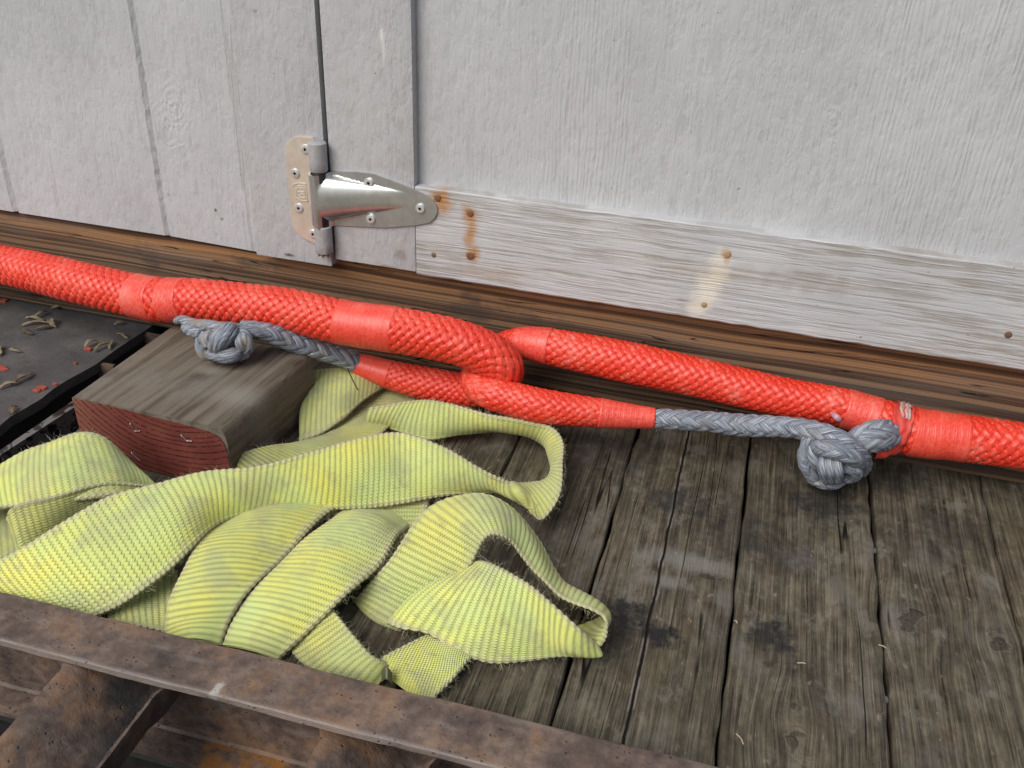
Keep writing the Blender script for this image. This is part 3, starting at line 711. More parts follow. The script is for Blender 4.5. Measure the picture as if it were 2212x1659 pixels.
bead('embossed_letters', [[q(402 + i * 5.0, 590 + i * 46), q(406 + i * 5.0, 590 + i * 46 + 28)] for i in range(11)] + [[q(402 + i * 5.0, 590 + i * 46), q(416 + i * 5.0, 590 + i * 46)] for i in range(11)] + [[q(404 + i * 5.0, 604 + i * 46), q(415 + i * 5.0, 604 + i * 46)] for i in range(0, 11, 2)], dB - .00285, .0006, M_gold, hinge)
# barrel: two painted knuckles and a pin under the strap's wrap
def cyl(name, pa, pb, r, mat, parent, seg=28, rag=0.0):
    pa, pb = np.array(pa), np.array(pb); t = unit(pb - pa); a = unit(np.cross(t, EY)); b = np.cross(t, a); P = []
    L = np.linalg.norm(pb - pa)
    for s, rr in ((0, .0), (0, .86), (.0012, 1), (L * .33, 1), (L * .66, 1), (L - .0012, 1), (L, .9), (L, 0.0)):
        P.append([pa + t * (s + (rag * rng.normal() if s == L and rr > 0 else 0)) + (a * math.cos(k) + b * math.sin(k)) * r * rr for k in np.linspace(0, 2 * math.pi, seg, endpoint=False)])
    me = grid_mesh(name, np.array(P), closed=True)
    try: me.set_sharp_from_angle(angle=math.radians(50))
    except Exception: pass
    return link(name, me, mat, parent)
dA = dB - .0105
def ax(y): # barrel axis in the picture
    return (682 + (y - 300) * (703.5 - 682) / 244.0, y)
uA = 0.5 * (uvz(*ax(305), dA)[0] + uvz(*ax(540), dA)[0])
def axz(y): return uvz(*ax(y), dA)[1]
rb = .0112
cyl('knuckle', sp(uA, dA, axz(306)), sp(uA, dA, axz(369)), rb, M_barrel, hinge)
cyl('knuckle', sp(uA, dA, axz(487)), sp(uA, dA, axz(545)), rb, M_barrel, hinge, rag=.0012)
cyl('hinge_pin', sp(uA, dA, axz(366)), sp(uA, dA, axz(490)), rb * .80, M_black, hinge)
cyl('rusty_plug', sp(uA - .001, dA, axz(540)), sp(uA - .001, dA, axz(549)), rb * .75, mat_simple('rust_crumb', (0.30, 0.17, 0.06), 0.9, 0, 300, .6, .002), hinge, rag=.002)
# strap: a sheet wrapped round the barrel and running out to a rounded toe with a pressed ridge
zt0, zb0 = axz(374.5), axz(484)
toeu, toez = uvz(944, 451, dB - .003); tail = uA - .002
top = np.array([uvz(x, y, dB - .003) for x, y in ((705, 373), (714, 371), (772, 372), (808, 377), (861, 396), (915, 419), (933, 431), (942, 444), (944.5, 456))])
bot = np.array([uvz(x, y, dB - .003) for x, y in ((714, 486), (724, 487), (772, 489), (828, 492), (897, 487), (928, 481), (938, 472), (943, 462), (944.5, 456.5))])
nS, nT = 90, 64
US = np.concatenate([np.linspace(uA, toeu - .006, nS - 14), toeu - .006 * (1 - np.linspace(0, 1, 15)[1:]) ** 2])
tz = np.interp(US, *np.array(sorted(map(tuple, top))).T); bz = np.interp(US, *np.array(sorted(map(tuple, bot))).T)
rt = uvz(872, 432, dB - .006)       # ridge point
P = []
RB = rb + .0022
for a in np.linspace(-1.4, math.pi / 2, 26)[:-1]:
    P.append([sp(uA - RB * math.cos(a), dA - RB * math.sin(a), zt0 + (zb0 - zt0) * t) for t in np.linspace(0, 1, nT)])
U1 = rt[0] + .004
for j, u in enumerate(US):
    s = (u - uA) / (U1 - uA)
    row = []
    for t in np.linspace(0, 1, nT):
        z = tz[j] + (bz[j] - tz[j]) * t
        base = dB - .0028
        # pressed half-round ridge narrowing towards the toe
        zc = (zt0 + zb0) / 2 + (rt[1] - (zt0 + zb0) / 2) * min(1, s) ** 1.0
        hw = max(.0035, (abs(zt0 - zb0) / 2) * (1 - .74 * min(1, s) ** .8))
        k = (z - zc) / hw
        hgt = (RB + (dB - dA) - .0028 + 0) * ((1 - min(1, s)) ** 1.35) * .97
        pf = math.sqrt(max(0, 1 - min(1, abs(k) * .97) ** 2.4)) if abs(k) < 1.02 else 0
        lead = max(0.0, 1 - (u - US[0]) / .012)
        pf = max(pf, lead ** .6 * 1.0)
        row.append(sp(u, base - hgt * pf, z))
    P.append(row)
P = np.array(P)
# solidify by hand
du = np.gradient(P, axis=0); dv = np.gradient(P, axis=1); N = unit(np.cross(du, dv)); s_ = np.sign((N @ -EY)[40:, :].mean()); N *= s_
Q = P - N * .0024
full = np.concatenate([P, Q[:, ::-1]], axis=1)
me = grid_mesh('strap', full, closed=True, caps=True)
try: me.set_sharp_from_angle(angle=math.radians(60))
except Exception: pass
strap = link('strap', me, M_zinc, hinge)
def screw(x, y, d, par):
    c = shw(x, y, d); r = .0059
    n = -EY; a = np.array([0, 0, 1.0]); b = np.cross(n, a); seg = 20
    V, Fc = [], []
    ang = rng.random() * 1.2
    rings = [(1.0, -.001), (1.0, .0012), (.9, .0019), (.55, .0021)]
    for rr, hh in rings:
        for i in range(seg):
            t = 2 * math.pi * i / seg; V.append(c + n * hh + (a * math.cos(t) + b * math.sin(t)) * r * rr)
    sq = lambda t: .40 / max(abs(math.cos(t)), abs(math.sin(t))) * .72
    for hh in (.0021, .0002):
        for i in range(seg):
            t = 2 * math.pi * i / seg; V.append(c + n * hh + (a * math.cos(t + ang) + b * math.sin(t + ang)) * r * sq(t))
    for k in range(5):
        for i in range(seg):
            j = (i + 1) % seg; Fc.append((k*seg+i, k*seg+j, (k+1)*seg+j, (k+1)*seg+i))
    Fc.append(tuple(5*seg + i for i in range(seg)))
    o = mk('screw', V, Fc, M_screw, par, False)
    o.data.materials.append(M_sock)
    for i, p in enumerate(o.data.polygons): p.use_smooth = False; p.material_index = 1 if i >= 4*seg else 0
for (x, y) in ((660, 322), (638, 374), (646, 449), (677, 505)): screw(x, y, dB - .0028, hinge)
for (x, y) in ((797, 395), (801, 473), (908, 450)): screw(x, y, dB - .0036, hinge)

# ================================================================== timber block with red end
M_block = mat_block()
ZB = .085
nl, nr_, fl_, fr_ = atz(156, 857, ZB), atz(487, 926, ZB), atz(370, 705, ZB), atz(674, 764, ZB)
block = thing('timber_block', 'short grey timber block with a red painted end lying on the planks', 'wooden block', tuple((nl + nr_ + fl_ + fr_) / 4 * np.array([1, 1, 0])))
ex = unit(nr_ - nl); Wb = np.linalg.norm(nr_ - nl)
# cross-section (across, up); wane on the right upper corner
cs = [(0, .0015), (.0015, 0), (Wb - .002, 0), (Wb, .002), (Wb, ZB - .020), (Wb - .001, ZB - .011), (Wb - .004, ZB - .005), (Wb - .009, ZB - .0018), (Wb - .018, ZB - .0004), (Wb - .03, ZB), (Wb * .6, ZB), (Wb * .3, ZB), (.002, ZB), (.0006, ZB - .0005), (0, ZB - .002), (0, ZB * .5)]
P = []
for t in np.linspace(0, 1, 40):
    L_, R_ = nl + (fl_ - nl) * t, nr_ + (fr_ - nr_) * t
    P.append([np.array([*(L_ + (R_ - L_) * (a / Wb))[:2], z]) + rng.normal(0, .0003, 3) * (0.2 if z > ZB - .001 else 1) for a, z in cs])
me = grid_mesh('timber', np.array(P), closed=True, caps=True)
try: me.set_sharp_from_angle(angle=math.radians(34))
except Exception: pass
timber = link('timber', me, M_block, block)
cc = nl + (nr_ - nl) * .66; M_red = mat_redend((cc[0], cc[1], ZB + .105))
en = unit(np.cross(ex, [0, 0, 1])) ; en = en if en[1] < 0 else -en
redcs = [(.0008, .003), (Wb - .003, .003), (Wb - .001, .006), (Wb - .001, ZB - .034), (Wb - .0035, ZB - .021), (Wb - .009, ZB - .0125), (Wb - .02, ZB - .0085), (Wb * .78, ZB - .0065), (Wb * .5, ZB - .004), (Wb * .25, ZB - .0018), (.004, ZB - .0012), (.0008, ZB - .004)]
bm = bmesh.new()
hi = [bm.verts.new(nl * np.array([1, 1, 0]) + ex * a + np.array([0, 0, z]) + en * .0012) for a, z in redcs]
lo = [bm.verts.new(nl * np.array([1, 1, 0]) + ex * a + np.array([0, 0, z]) + en * .0002) for a, z in redcs]
bm.faces.new(hi)
for i in range(len(hi)): k = (i + 1) % len(hi); bm.faces.new((hi[i], hi[k], lo[k], lo[i]))
fin('painted_end', bm, M_red, block, False)
M_staple = mat_simple('staple_wire', (0.45, 0.45, 0.44), 0.35, 0.8)
en_d = float(en @ (nl * np.array([1, 1, 0])))
def wire(name, pts, r, mat, parent, seg=6, n=6):
    D, s = resample(catmull(np.array(pts), n), slice(0, 3), .0012)
    T = unit(np.gradient(D, axis=0)); A = unit(np.cross(T, [0.31, 0.2, 0.93])); B = np.cross(T, A)
    P = np.array([[D[i] + (A[i] * math.cos(k) + B[i] * math.sin(k)) * r for k in np.linspace(0, 2 * math.pi, seg, endpoint=False)] for i in range(len(D))])
    return link(name, grid_mesh(name, P, closed=True, caps=True), mat, parent)
for (a, b, c) in (((281, 915), (291, 931), (303, 931)), ((391, 940), (404, 952), (415, 953)), ((284, 978), (296, 989), (304, 995))):
    pts = [hit(*p, en, en_d + .0022) for p in (a, b, c)]
    wire('staple', [pts[0] - en * .003, pts[0], (pts[0] + pts[1]) / 2, pts[1], pts[2]], .0006, M_staple, block)
# ================================================================== ropes
def dense(spec, n=24):
    """spec rows (px, py, Y plane, radius in px) -> dense centre line x y z r, with parameter t"""
    R = []
    for (x, y, Y, r) in spec:
        P = aty(x, y, Y); R.append([*P, r * depth(P) / F])
    D = catmull(np.array(R), n); t = np.arange(len(D)) / n
    return np.hstack([D, t[:, None]])
def smoothstep(x): x = np.clip(x, 0, 1); return x * x * (3 - 2 * x)
def tube(name, D, mat, parent, kind, n=12, k=1.1, ds=.0011, nc=120, t0=None, t1=None, grow=0.0, amp=.10, lift=.055, tw=0.0, capr=True, rough=0.0, bands=()):
    if t0 is not None: D = D[(D[:, 4] >= t0 - 1e-6) & (D[:, 4] <= t1 + 1e-6)]
    S, u = resample(D, slice(0, 3), ds)
    C, r = S[:, :3], S[:, 3].copy()
    T = unit(np.gradient(C, axis=0))
    A = np.zeros_like(C); a = np.cross(T[0], [0, 0, 1.0]); A[0] = a / np.linalg.norm(a)
    for i in range(1, len(C)):
        a = A[i-1] - T[i] * (A[i-1] @ T[i]); A[i] = a / np.linalg.norm(a)
    B = np.cross(T, A)
    th = np.linspace(0, 2 * math.pi, nc, endpoint=False)
    rm = r.mean(); U = u[:, None] + 0 * th[None]; TH = th[None] + 0 * U
    at = np.zeros((*U.shape, 3))
    if kind == 'braid':
        P_ = 2 * math.pi * rm * k
        a = n * (TH / (2 * math.pi) + U / P_); b = n * (TH / (2 * math.pi) - U / P_)
        jit = 0.10 * np.sin(U * 47 + TH * 2) + 0.07 * np.sin(U * 91 - TH * 3 + 1.3)
        a = a + jit; b = b - jit * .7
        ia, ib = np.floor(a), np.floor(b); fa, fb = a - ia - .5, b - ib - .5
        pr = lambda f: np.sqrt(np.clip(1 - (np.abs(f) * 1.97) ** 3.4, 0, 1))
        sq = lambda p: np.tanh(1.7 * np.sin(p)) / math.tanh(1.7)
        w2 = math.pi if n % 2 else math.pi / 2          # odd: plain basket weave, even: two-over-two
        ha = amp * (pr(fa) - 1) + lift * sq(w2 * (b + ia))
        hb = amp * (pr(fb) - 1) - lift * sq(w2 * (a + ib))
        top = ha > hb; h = np.maximum(ha, hb)
        if n % 2: h = h - .09 * smoothstep((np.abs(fa) - .30) / .2) * smoothstep((np.abs(fb) - .30) / .2)     # pinholes between strands
        ply = 0.012 * np.cos(np.where(top, fa, fb) * 2 * math.pi * 2.0)
        h = h + ply
        at[..., 0] = np.where(top, fa, fb); at[..., 1] = np.where(top, b, a)
        ii = np.where(top, ia % n, ib % n + n); at[..., 2] = (np.sin(ii * 12.9898 + 4.1) * 43758.5453) % 1.0
        h = h + (at[..., 2] - .5) * .02
        for b0, b1 in bands:
            w_ = smoothstep((S[:, 4] - b0) / .08) * smoothstep((b1 - S[:, 4]) / .08); h = h * (1 - w_[:, None]) - .07 * w_[:, None]
    elif kind == 'whip':
        pit = .0027
        w = U + 0.00035 * np.sin(TH * 3 + U * 300) + pit * TH / (2 * math.pi)
        h = grow + 0.00022 / rm * np.abs(np.cos(math.pi * w / pit)) * (.5 + .5 * np.sin(U * 900 + TH)) + .010 * np.sin(TH * 2 + U * 60) * .6 + 0.008 * np.sin(U * 210 + 1)
        at[..., 0] = TH; at[..., 1] = w; at[..., 2] = 0.5
    elif kind == 'yarn':
        a = n * TH / (2 * math.pi) + U * tw
        ia = np.floor(a); f = a - ia - .5
        h = amp * (np.sqrt(np.clip(1 - (np.abs(f) * 1.9) ** 2.5, 0, 1)) - 1) + .05 * np.sin(U * 130 + TH)
        fi = n * 5 * TH / (2 * math.pi) + U * tw * 2.2 + 1.5 * np.sin(U * 150 + TH * 2)          # single filaments
        h = h + .05 * np.abs(np.sin(math.pi * fi)) + .03 * np.sin(fi * 1.7 + U * 200)
        at[..., 0] = f + 0.8 * np.sin(ia); at[..., 1] = U * 220; at[..., 2] = (np.sin((ia % n) * 12.98 + n) * 43758.54) % 1.0
    if rough: h = h + rough * rng.normal(0, 1, h.shape)
    Rr = r[:, None] * (1 + h)
    if capr:    # round the ends off
        e = np.minimum(u, u[-1] - u); w = min(.35 * rm if kind != 'whip' else .0025, u[-1] / 3)
        Rr = Rr * np.where(e < w, np.sqrt(np.clip(1 - (1 - e / w) ** 2, 0, 1)) * (.12 if kind == 'whip' else 1) + (.88 if kind == 'whip' else 0), 1)[:, None]
    Pn = C[:, None] + A[:, None] * (Rr * np.cos(th))[..., None] + B[:, None] * (Rr * np.sin(th))[..., None]
    return link(name, grid_mesh(name, Pn, closed=True, attrs={'braid': at}, caps=True), mat, parent)

M_red1 = mat_rope('red_coated_braid', wear=.35); M_red2 = mat_rope('red_worn_braid', wear=.8)
M_wh1 = mat_rope('red_whipping', True, .45); M_wh2 = mat_rope('faded_red_whipping', True, .95)
M_grey = mat_grey('grey_braid', .25); M_greyk = mat_grey('grey_brown_braid', .75)

Ld = dense([(-620, 470, 1.06, 40), (-300, 518, 1.05, 40), (0, 571, 1.03, 41.5), (160, 608, 1.0, 45), (300, 640, .985, 46), (352, 648, .975, 47), (430, 648, .97, 45), (548, 661, .97, 46), (627, 671, .97, 46.5), (746, 697, .97, 47.5),
            (850, 712, .972, 49), (954, 731, .975, 48.5), (1015, 748, .978, 48), (1060, 769, .980, 47), (1088, 797, .982, 44), (1080, 826, .986, 38), (1040, 842, .995, 36), (995, 842, 1.0, 37), (936, 832, 1.0, 36.5), (856, 813, 1.0, 32), (830, 805, 1.0, 29), (797, 795, 1.0, 26.5), (765, 783, 1.0, 21.5)])
ropeL = thing('tow_rope', 'shiny red braided rope whose grey knot rests on the timber block', 'rope', tuple(aty(548, 661, .97) * np.array([1, 1, 0])), 'interlocked red tow ropes')
cv = tube('braided_cover', Ld, M_red1, ropeL, 'braid', 11, .82, amp=.095, lift=.030, ds=.0008, nc=200, bands=[(3.92, 4.9), (5.2, 5.72), (8.9, 10.05), (19.35, 22.2)])
# whippings: t runs along the control points
for (a, b, g, mm) in ((3.88, 4.93, .055, M_wh2), (5.16, 5.76, .045, M_wh2), (8.84, 10.10, .035, M_wh1)):
    tube('whipping', Ld, mm, ropeL, 'whip', t0=a, t1=b, grow=g, nc=140, ds=.00042)
tube('whipping', Ld, M_wh1, ropeL, 'whip', t0=19.25, t1=22.0, grow=.045, nc=110, ds=.00042)
G = dense([(800, 798, 1.0, 17), (772, 786, .998, 20), (746, 772, .99, 21.5), (686, 753, .97, 22), (627, 735, .95, 22), (567, 716, .93, 19), (515, 708, .922, 16)])
tube('grey_line', G, M_grey, ropeL, 'braid', 6, 1.35, amp=.24, lift=.11, ds=.0008, nc=96)
def yarn(par, pts, n=4, tw=60, amp=.22, mat=None, name='knot'):
    return tube(name, dense(pts, 16), mat or M_greyk, par, 'yarn', n=n, tw=tw, amp=amp, ds=.0007, nc=96)
kL = yarn(ropeL, [(380, 693, .945, 7), (395, 691, .93, 10), (420, 700, .918, 12), (475, 706, .905, 12), (535, 714, .912, 11), (585, 724, .93, 10)], 3, 30)
def plait(par, pts, n=4, k=1.5, mat=None):
    return tube('strand', dense(pts, 16), mat or M_grey, par, 'braid', n=n, k=k, amp=.26, lift=.11, ds=.0007, nc=72)
def blob(name, c, r, mat, par):
    c = np.array(c); P = []
    for ph in np.linspace(0.02, math.pi - .02, 18):
        P.append([c + np.array([math.sin(ph) * math.cos(t), math.sin(ph) * math.sin(t), math.cos(ph)]) * np.array(r) for t in np.linspace(0, 2 * math.pi, 26, endpoint=False)])
    at = np.zeros((18, 26, 3)); at[..., 0] = np.linspace(0, 3, 26)[None]; at[..., 1] = np.linspace(0, 9, 18)[:, None]
    return link(name, grid_mesh(name, np.array(P), closed=True, attrs={'braid': at}, caps=True), mat, par)
M_greyd = mat_grey('grey_core_fibre', .5)  # grey fibre with a medium brown mix, fills the knots
blob('knot_core', aty(484, 744, .915), (.024, .015, .017), M_greyd, kL)
yarn(kL, [(398, 705, .925, 9), (415, 716, .91, 13), (436, 722, .905, 12)], 3, 40, name='strand')
yarn(kL, [(505, 706, .905, 16), (494, 716, .895, 19), (478, 732, .888, 21), (466, 748, .890, 18), (462, 756, .898, 10)], 5, 25, name='strand')
plait(kL, [(450, 718, .91, 10), (436, 732, .905, 12), (434, 750, .900, 12), (442, 768, .898, 11), (456, 777, .902, 8)], 4, 1.5, M_greyk)
yarn(kL, [(462, 716, .905, 10), (446, 732, .897, 12), (449, 752, .893, 10)], 3, 35, name='strand')
yarn(kL, [(450, 764, .905, 8), (462, 766, .89, 14), (484, 768, .885, 16), (506, 765, .889, 15), (520, 759, .90, 9)], 5, 12, .12, M_grey, 'strand')
plait(kL, [(512, 714, .908, 10), (528, 726, .902, 13), (535, 744, .900, 13), (530, 762, .902, 12), (516, 773, .905, 9)], 4, 1.5, M_greyk)
yarn(kL, [(520, 722, .902, 8), (519, 738, .894, 11), (524, 756, .895, 10)], 3, 40, name='strand')

Rd = dense([(2800, 1052, 1.05, 50), (2480, 1005, 1.04, 50), (2212, 964, 1.033, 50), (2055, 943, 1.028, 51), (1979, 934, 1.026, 52), (1925, 918, 1.027, 49), (1872, 897, 1.03, 44), (1796, 875, 1.03, 41), (1689, 857, 1.03, 42), (1536, 822, 1.03, 42.5), (1452, 803, 1.03, 43),
            (1333, 778, 1.03, 44), (1190, 749, 1.03, 39), (1134, 741, 1.033, 33.5), (1095, 746, 1.035, 31), (1056, 766, 1.03, 29), (1030, 798, 1.005, 29), (1027, 826, .975, 31), (1055, 848, .957, 34), (1105, 862, .955, 37), (1174, 878, .955, 37.5), (1293, 892, .965, 31), (1350, 898, .97, 26.5), (1418, 904, .975, 21)])
ropeR = thing('tow_rope', 'worn red braided rope whose grey knot hangs over the bare planks', 'rope', tuple(aty(1536, 822, 1.03) * np.array([1, 1, 0])), 'interlocked red tow ropes')
tube('braided_cover', Rd, M_red2, ropeR, 'braid', 11, .95, amp=.085, lift=.024, ds=.0008, nc=200, bands=[(2.78, 4.2), (5.66, 6.7), (12.05, 13.3), (21.1, 23)])
for (a, b, g, mm) in ((2.72, 4.22, .03, M_wh1), (5.62, 6.72, .045, M_wh2), (12.0, 13.4, .05, M_wh2), (21.0, 22.96, .06, M_wh2)):
    tube('whipping', Rd, mm, ropeR, 'whip', t0=a, t1=b, grow=g, nc=140, ds=.00042)
G2 = dense([(1395, 902, .975, 18), (1420, 904, .976, 20), (1470, 907, .98, 20.5), (1536, 911, .985, 21), (1597, 918, .99, 23), (1689, 922, .985, 21.5), (1740, 928, .975, 22), (1786, 940, .962, 22), (1826, 958, .955, 21), (1856, 982, .962, 19), (1868, 1004, .98, 15), (1862, 1022, .99, 11)])
tube('grey_line', G2, M_grey, ropeR, 'braid', 6, 1.5, amp=.22, lift=.10, ds=.0008, nc=96)
kR = tube('knot', dense([(1748, 985, .985, 10), (1762, 968, .963, 17), (1785, 968, .945, 20), (1815, 974, .940, 21), (1843, 988, .945, 19), (1857, 1008, .96, 12)], 16), M_grey, ropeR, 'braid', n=6, k=1.9, amp=.22, lift=.09, ds=.0007, nc=96)
blob('knot_core', aty(1800, 998, .985), (.033, .021, .026), M_greyd, kR)
plait(kR, [(1775, 945, .975, 14), (1752, 950, .965, 15), (1740, 970, .962, 14), (1738, 992, .960, 15), (1746, 1014, .960, 15), (1762, 1030, .962, 13), (1778, 1038, .968, 9)], 4, 1.5, M_grey)
yarn(kR, [(1758, 958, .962, 9), (1756, 976, .953, 12), (1762, 1000, .950, 12), (1768, 1016, .956, 8)], 3, 60, .22, M_grey, 'strand')
for k_, (dx, dr) in enumerate(((-17, 0), (-3, 1.5), (12, .5))):
    yarn(kR, [(1796 + dx, 988, .955, 9), (1795 + dx * 1.1, 1000, .938, 11 + dr), (1797 + dx * 1.1, 1018, .936, 11.5 + dr), (1799 + dx, 1034, .944, 10), (1802 + dx * .8, 1041, .955, 7)], 3, 14, .12, M_grey, 'strand')
plait(kR, [(1742, 1022, .972, 9), (1760, 1038, .962, 11), (1784, 1046, .958, 11), (1806, 1046, .96, 10), (1824, 1038, .966, 9)], 4, 1.5, M_grey)
plait(kR, [(1812, 1012, .956, 10), (1826, 1008, .950, 14), (1842, 1012, .950, 15), (1850, 1022, .955, 13), (1842, 1032, .96, 11), (1824, 1036, .962, 9)], 4, 1.5, M_grey)
G3 = dense([(1826, 972, .985, 20), (1848, 958, .98, 27), (1870, 948, .98, 31), (1892, 942, .986, 33), (1910, 939, .998, 32), (1926, 937, 1.012, 27)])
tube('grey_line', G3, M_grey, ropeR, 'braid', 8, 1.35, amp=.20, lift=.10, ds=.0008, nc=110)
# torn ends of the cover where the grey line comes out
M_flap = mat_simple('torn_red_fibre', (0.56, 0.05, 0.035), 0.6, 0, 90, .35); M_flapw = mat_simple('faded_torn_fibre', (0.50, 0.33, 0.29), 0.5, 0, 90, .3)
def torn(t0, t1, a0, a1, mat, k, lift, ph):
    """a torn, pleated collar of sleeve lying round the rope between two stations, from angle a0 to a1 (0 = top, positive = towards the viewer)"""
    ts = np.linspace(t0, t1, 26); An = np.linspace(a0, a1, 44); P = []
    for q_, t in enumerate(ts):
        c = np.array([np.interp(t, Rd[:, 4], Rd[:, k_]) for k_ in range(5)]); e = .05
        tg = unit(np.array([np.interp(t + e, Rd[:, 4], Rd[:, k_]) - np.interp(t - e, Rd[:, 4], Rd[:, k_]) for k_ in range(3)]))
        up = unit(np.array([0, -.2, 1.0]) - tg * (tg @ np.array([0, -.2, 1.0]))); sd = np.cross(tg, up); sd = sd if sd[1] < 0 else -sd
        f = q_ / 25; row = []
        for a in An:
            r = c[3] * (1.07 + .055 * k + .026 * math.sin(f * 13 + 1.1 * math.sin(a * 2.1 + ph) + ph) + lift * f ** .9 * (.05 + math.exp(-((a - 1.75) / .72) ** 2)) * (1 + .06 * math.sin(a * 7 + ph)))
            row.append(c[:3] + tg * (.0022 * math.sin(a * 5 + ph) * f + .0008 * math.sin(a * 13)) + (up * math.cos(a) + sd * math.sin(a)) * r)
        P.append(row)
    P = np.array(P); cen = np.array([[np.interp(t, Rd[:, 4], Rd[:, k_]) for k_ in range(3)] for t in ts])[:, None]
    Q = P - unit(P - cen) * .0012
    return link('torn_sleeve', grid_mesh('torn_sleeve', np.concatenate([P, Q[:, ::-1]], 1), closed=True, caps=True), mat, ropeR)
torn(4.42, 5.22, -.9, 2.9, M_flap, 0, .80, .4)
torn(4.60, 5.00, -.6, .45, M_flapw, 1, .30, 2.1)
yarn(ropeR, [(1796, 893, .995, 4), (1806, 900, .985, 7), (1812, 906, .985, 6), (1814, 910, .99, 3)], 2, 10, .2, mat_simple('lilac_resin', (0.48, 0.25, 0.30), 0.3, 0, 90, .2), 'resin_drip')

# ================================================================== yellow sling
M_sl = mat_sling(); M_sl2 = mat_sling('yellow_webbing_eye', True)
sling = thing('lifting_sling', 'soiled yellow webbing sling heaped in loops on the planks in front of the timber block', 'sling', tuple(atz(650, 1150, 0)))
webs = []; hairs = []
def ribbon(sec, bow=.004, th=.0042, n=14, wav=.0012, seed=0, fuzz=1.0, ribs=True, soil_shade=0.0):
    L = [[*atz(a, b, c), *atz(d, e, f)] for a, b, c, d, e, f in sec]
    D = catmull(np.array(L), n)
    mid = (D[:, :3] + D[:, 3:]) / 2
    s0 = np.concatenate([[0], np.cumsum(np.linalg.norm(np.diff(mid, axis=0), axis=1))])
    # smooth the edge lines a little
    for _ in range(6): D[1:-1] = .25 * D[:-2] + .5 * D[1:-1] + .25 * D[2:]
    ds = RIB / 8; N_ = max(8, int(s0[-1] / ds)); s = np.linspace(0, s0[-1], N_)
    E = np.stack([np.interp(s, s0, D[:, k]) for k in range(6)], 1)
    A, B = E[:, :3], E[:, 3:]; W = np.linalg.norm(B - A, axis=1)
    wd = unit(B - A); T = unit(np.gradient((A + B) / 2, axis=0)); T = unit(T - wd * (T * wd).sum(1)[:, None]); Nn = np.cross(T, wd)
    flip = np.sign((Nn * (CAM - (A + B) / 2)).sum(1).mean()); Nn *= flip
    nt, nb = 34, 12
    vt = 0.5 - 0.5 * np.cos(np.linspace(0, math.pi, nt)); vt = .55 * vt + .45 * np.linspace(0, 1, nt)
    vb = np.linspace(1, 0, nb)[1:-1]
    v = np.concatenate([vt, vb]); side = np.concatenate([np.ones(nt), -np.ones(nb - 2)])
    e = np.abs(2 * v - 1)
    prof = np.where(side > 0, 1, -1) * np.sqrt(np.clip(1 - (np.clip(e - .90, 0, 1) / .10) ** 2, 0, 1))
    ph = s / RIB
    rib = np.abs(np.sin(math.pi * ph)) ** .55 * (.78 + .22 * np.sin(s * 31 + seed) * np.sin(s * 83 + 2 * seed)) if ribs else 0.75 + 0 * ph
    cr = bow * (1 - (2 * v - 1) ** 2)
    sel = np.where(e > .86, .0009, 0) * np.where(side > 0, 1, 0)       # bulkier selvedge
    wob = wav * (np.sin(s[:, None] * 41 + v[None] * 3 + seed) + .7 * np.sin(s[:, None] * 83 - v[None] * 5 + 2 * seed))
    scal = .0010 * (np.abs(np.sin(math.pi * ph + .3)) - .5)[:, None] * np.where(e > .97, np.sign(v - .5), 0)[None]
    vv = v[None] + scal / W[:, None]
    P = A[:, None] + (B - A)[:, None] * vv[..., None]
    hgt = cr[None] + wob + prof[None] * (th / 2 * (0.86 + 0.24 * rib[:, None])) + sel[None] * (.6 + .8 * np.abs(np.sin(math.pi * ph + 1.2)))[:, None]
    P = P + Nn[:, None] * hgt[..., None]
    P[..., 2] = np.maximum(P[..., 2], .0006 + 0.0004 * rng.random())
    at = np.zeros((*P.shape[:2], 3)); at[..., 0] = s[:, None] + seed * .31; at[..., 1] = v[None]; at[..., 2] = np.median(W)
    if not hasattr(ribbon, 'c'): ribbon.c = 0
    for edge, Pe, sg in ((0, A, -1), (1, B, 1)):
        for _ in range(int(s0[-1] * 1000 * fuzz)):
            i = rng.integers(0, N_); hairs.append((Pe[i] + Nn[i] * cr[0], wd[i] * sg, Nn[i], T[i]))
    so_ = np.interp(np.linspace(0, 1, N_), np.linspace(0, 1, len(soil_shade)), soil_shade) if hasattr(soil_shade, '__len__') else np.full(N_, soil_shade)  # grime and painted shade along the ribbon
    sa = np.zeros_like(at); sa[..., 0] = so_[:, None]
    return P, at, sa
def emit(name, parts, mat):
    me = None; V, Fv, At, So = [], [], [], []; o = 0
    for P, at, sa in parts:
        So.append(sa.reshape(-1, 3))
        nr, nc = P.shape[:2]; idx = np.arange(nr * nc).reshape(nr, nc) + o; nx = np.roll(idx, -1, 1)
        Fv.append(np.stack([idx[:-1], nx[:-1], nx[1:], idx[1:]], -1).reshape(-1, 4)); V.append(P.reshape(-1, 3)); At.append(at.reshape(-1, 3)); o += nr * nc
    V = np.vstack(V); Fv = np.vstack(Fv); At = np.vstack(At)
    me = bpy.data.meshes.new(name); me.vertices.add(len(V)); me.vertices.foreach_set('co', V.reshape(-1).astype(np.float32))
    me.loops.add(Fv.size); me.loops.foreach_set('vertex_index', Fv.reshape(-1).astype(np.int32)); me.polygons.add(len(Fv))
    me.polygons.foreach_set('loop_start', (np.arange(len(Fv)) * 4).astype(np.int32)); me.polygons.foreach_set('use_smooth', np.ones(len(Fv), bool)); me.update(calc_edges=True)
    a = me.attributes.new('web', 'FLOAT_VECTOR', 'POINT'); a.data.foreach_set('vector', At.reshape(-1).astype(np.float32))
    a = me.attributes.new('soil_shade', 'FLOAT_VECTOR', 'POINT'); a.data.foreach_set('vector', np.vstack(So).reshape(-1).astype(np.float32))
    return link(name, me, mat, sling)

Wb_ = []
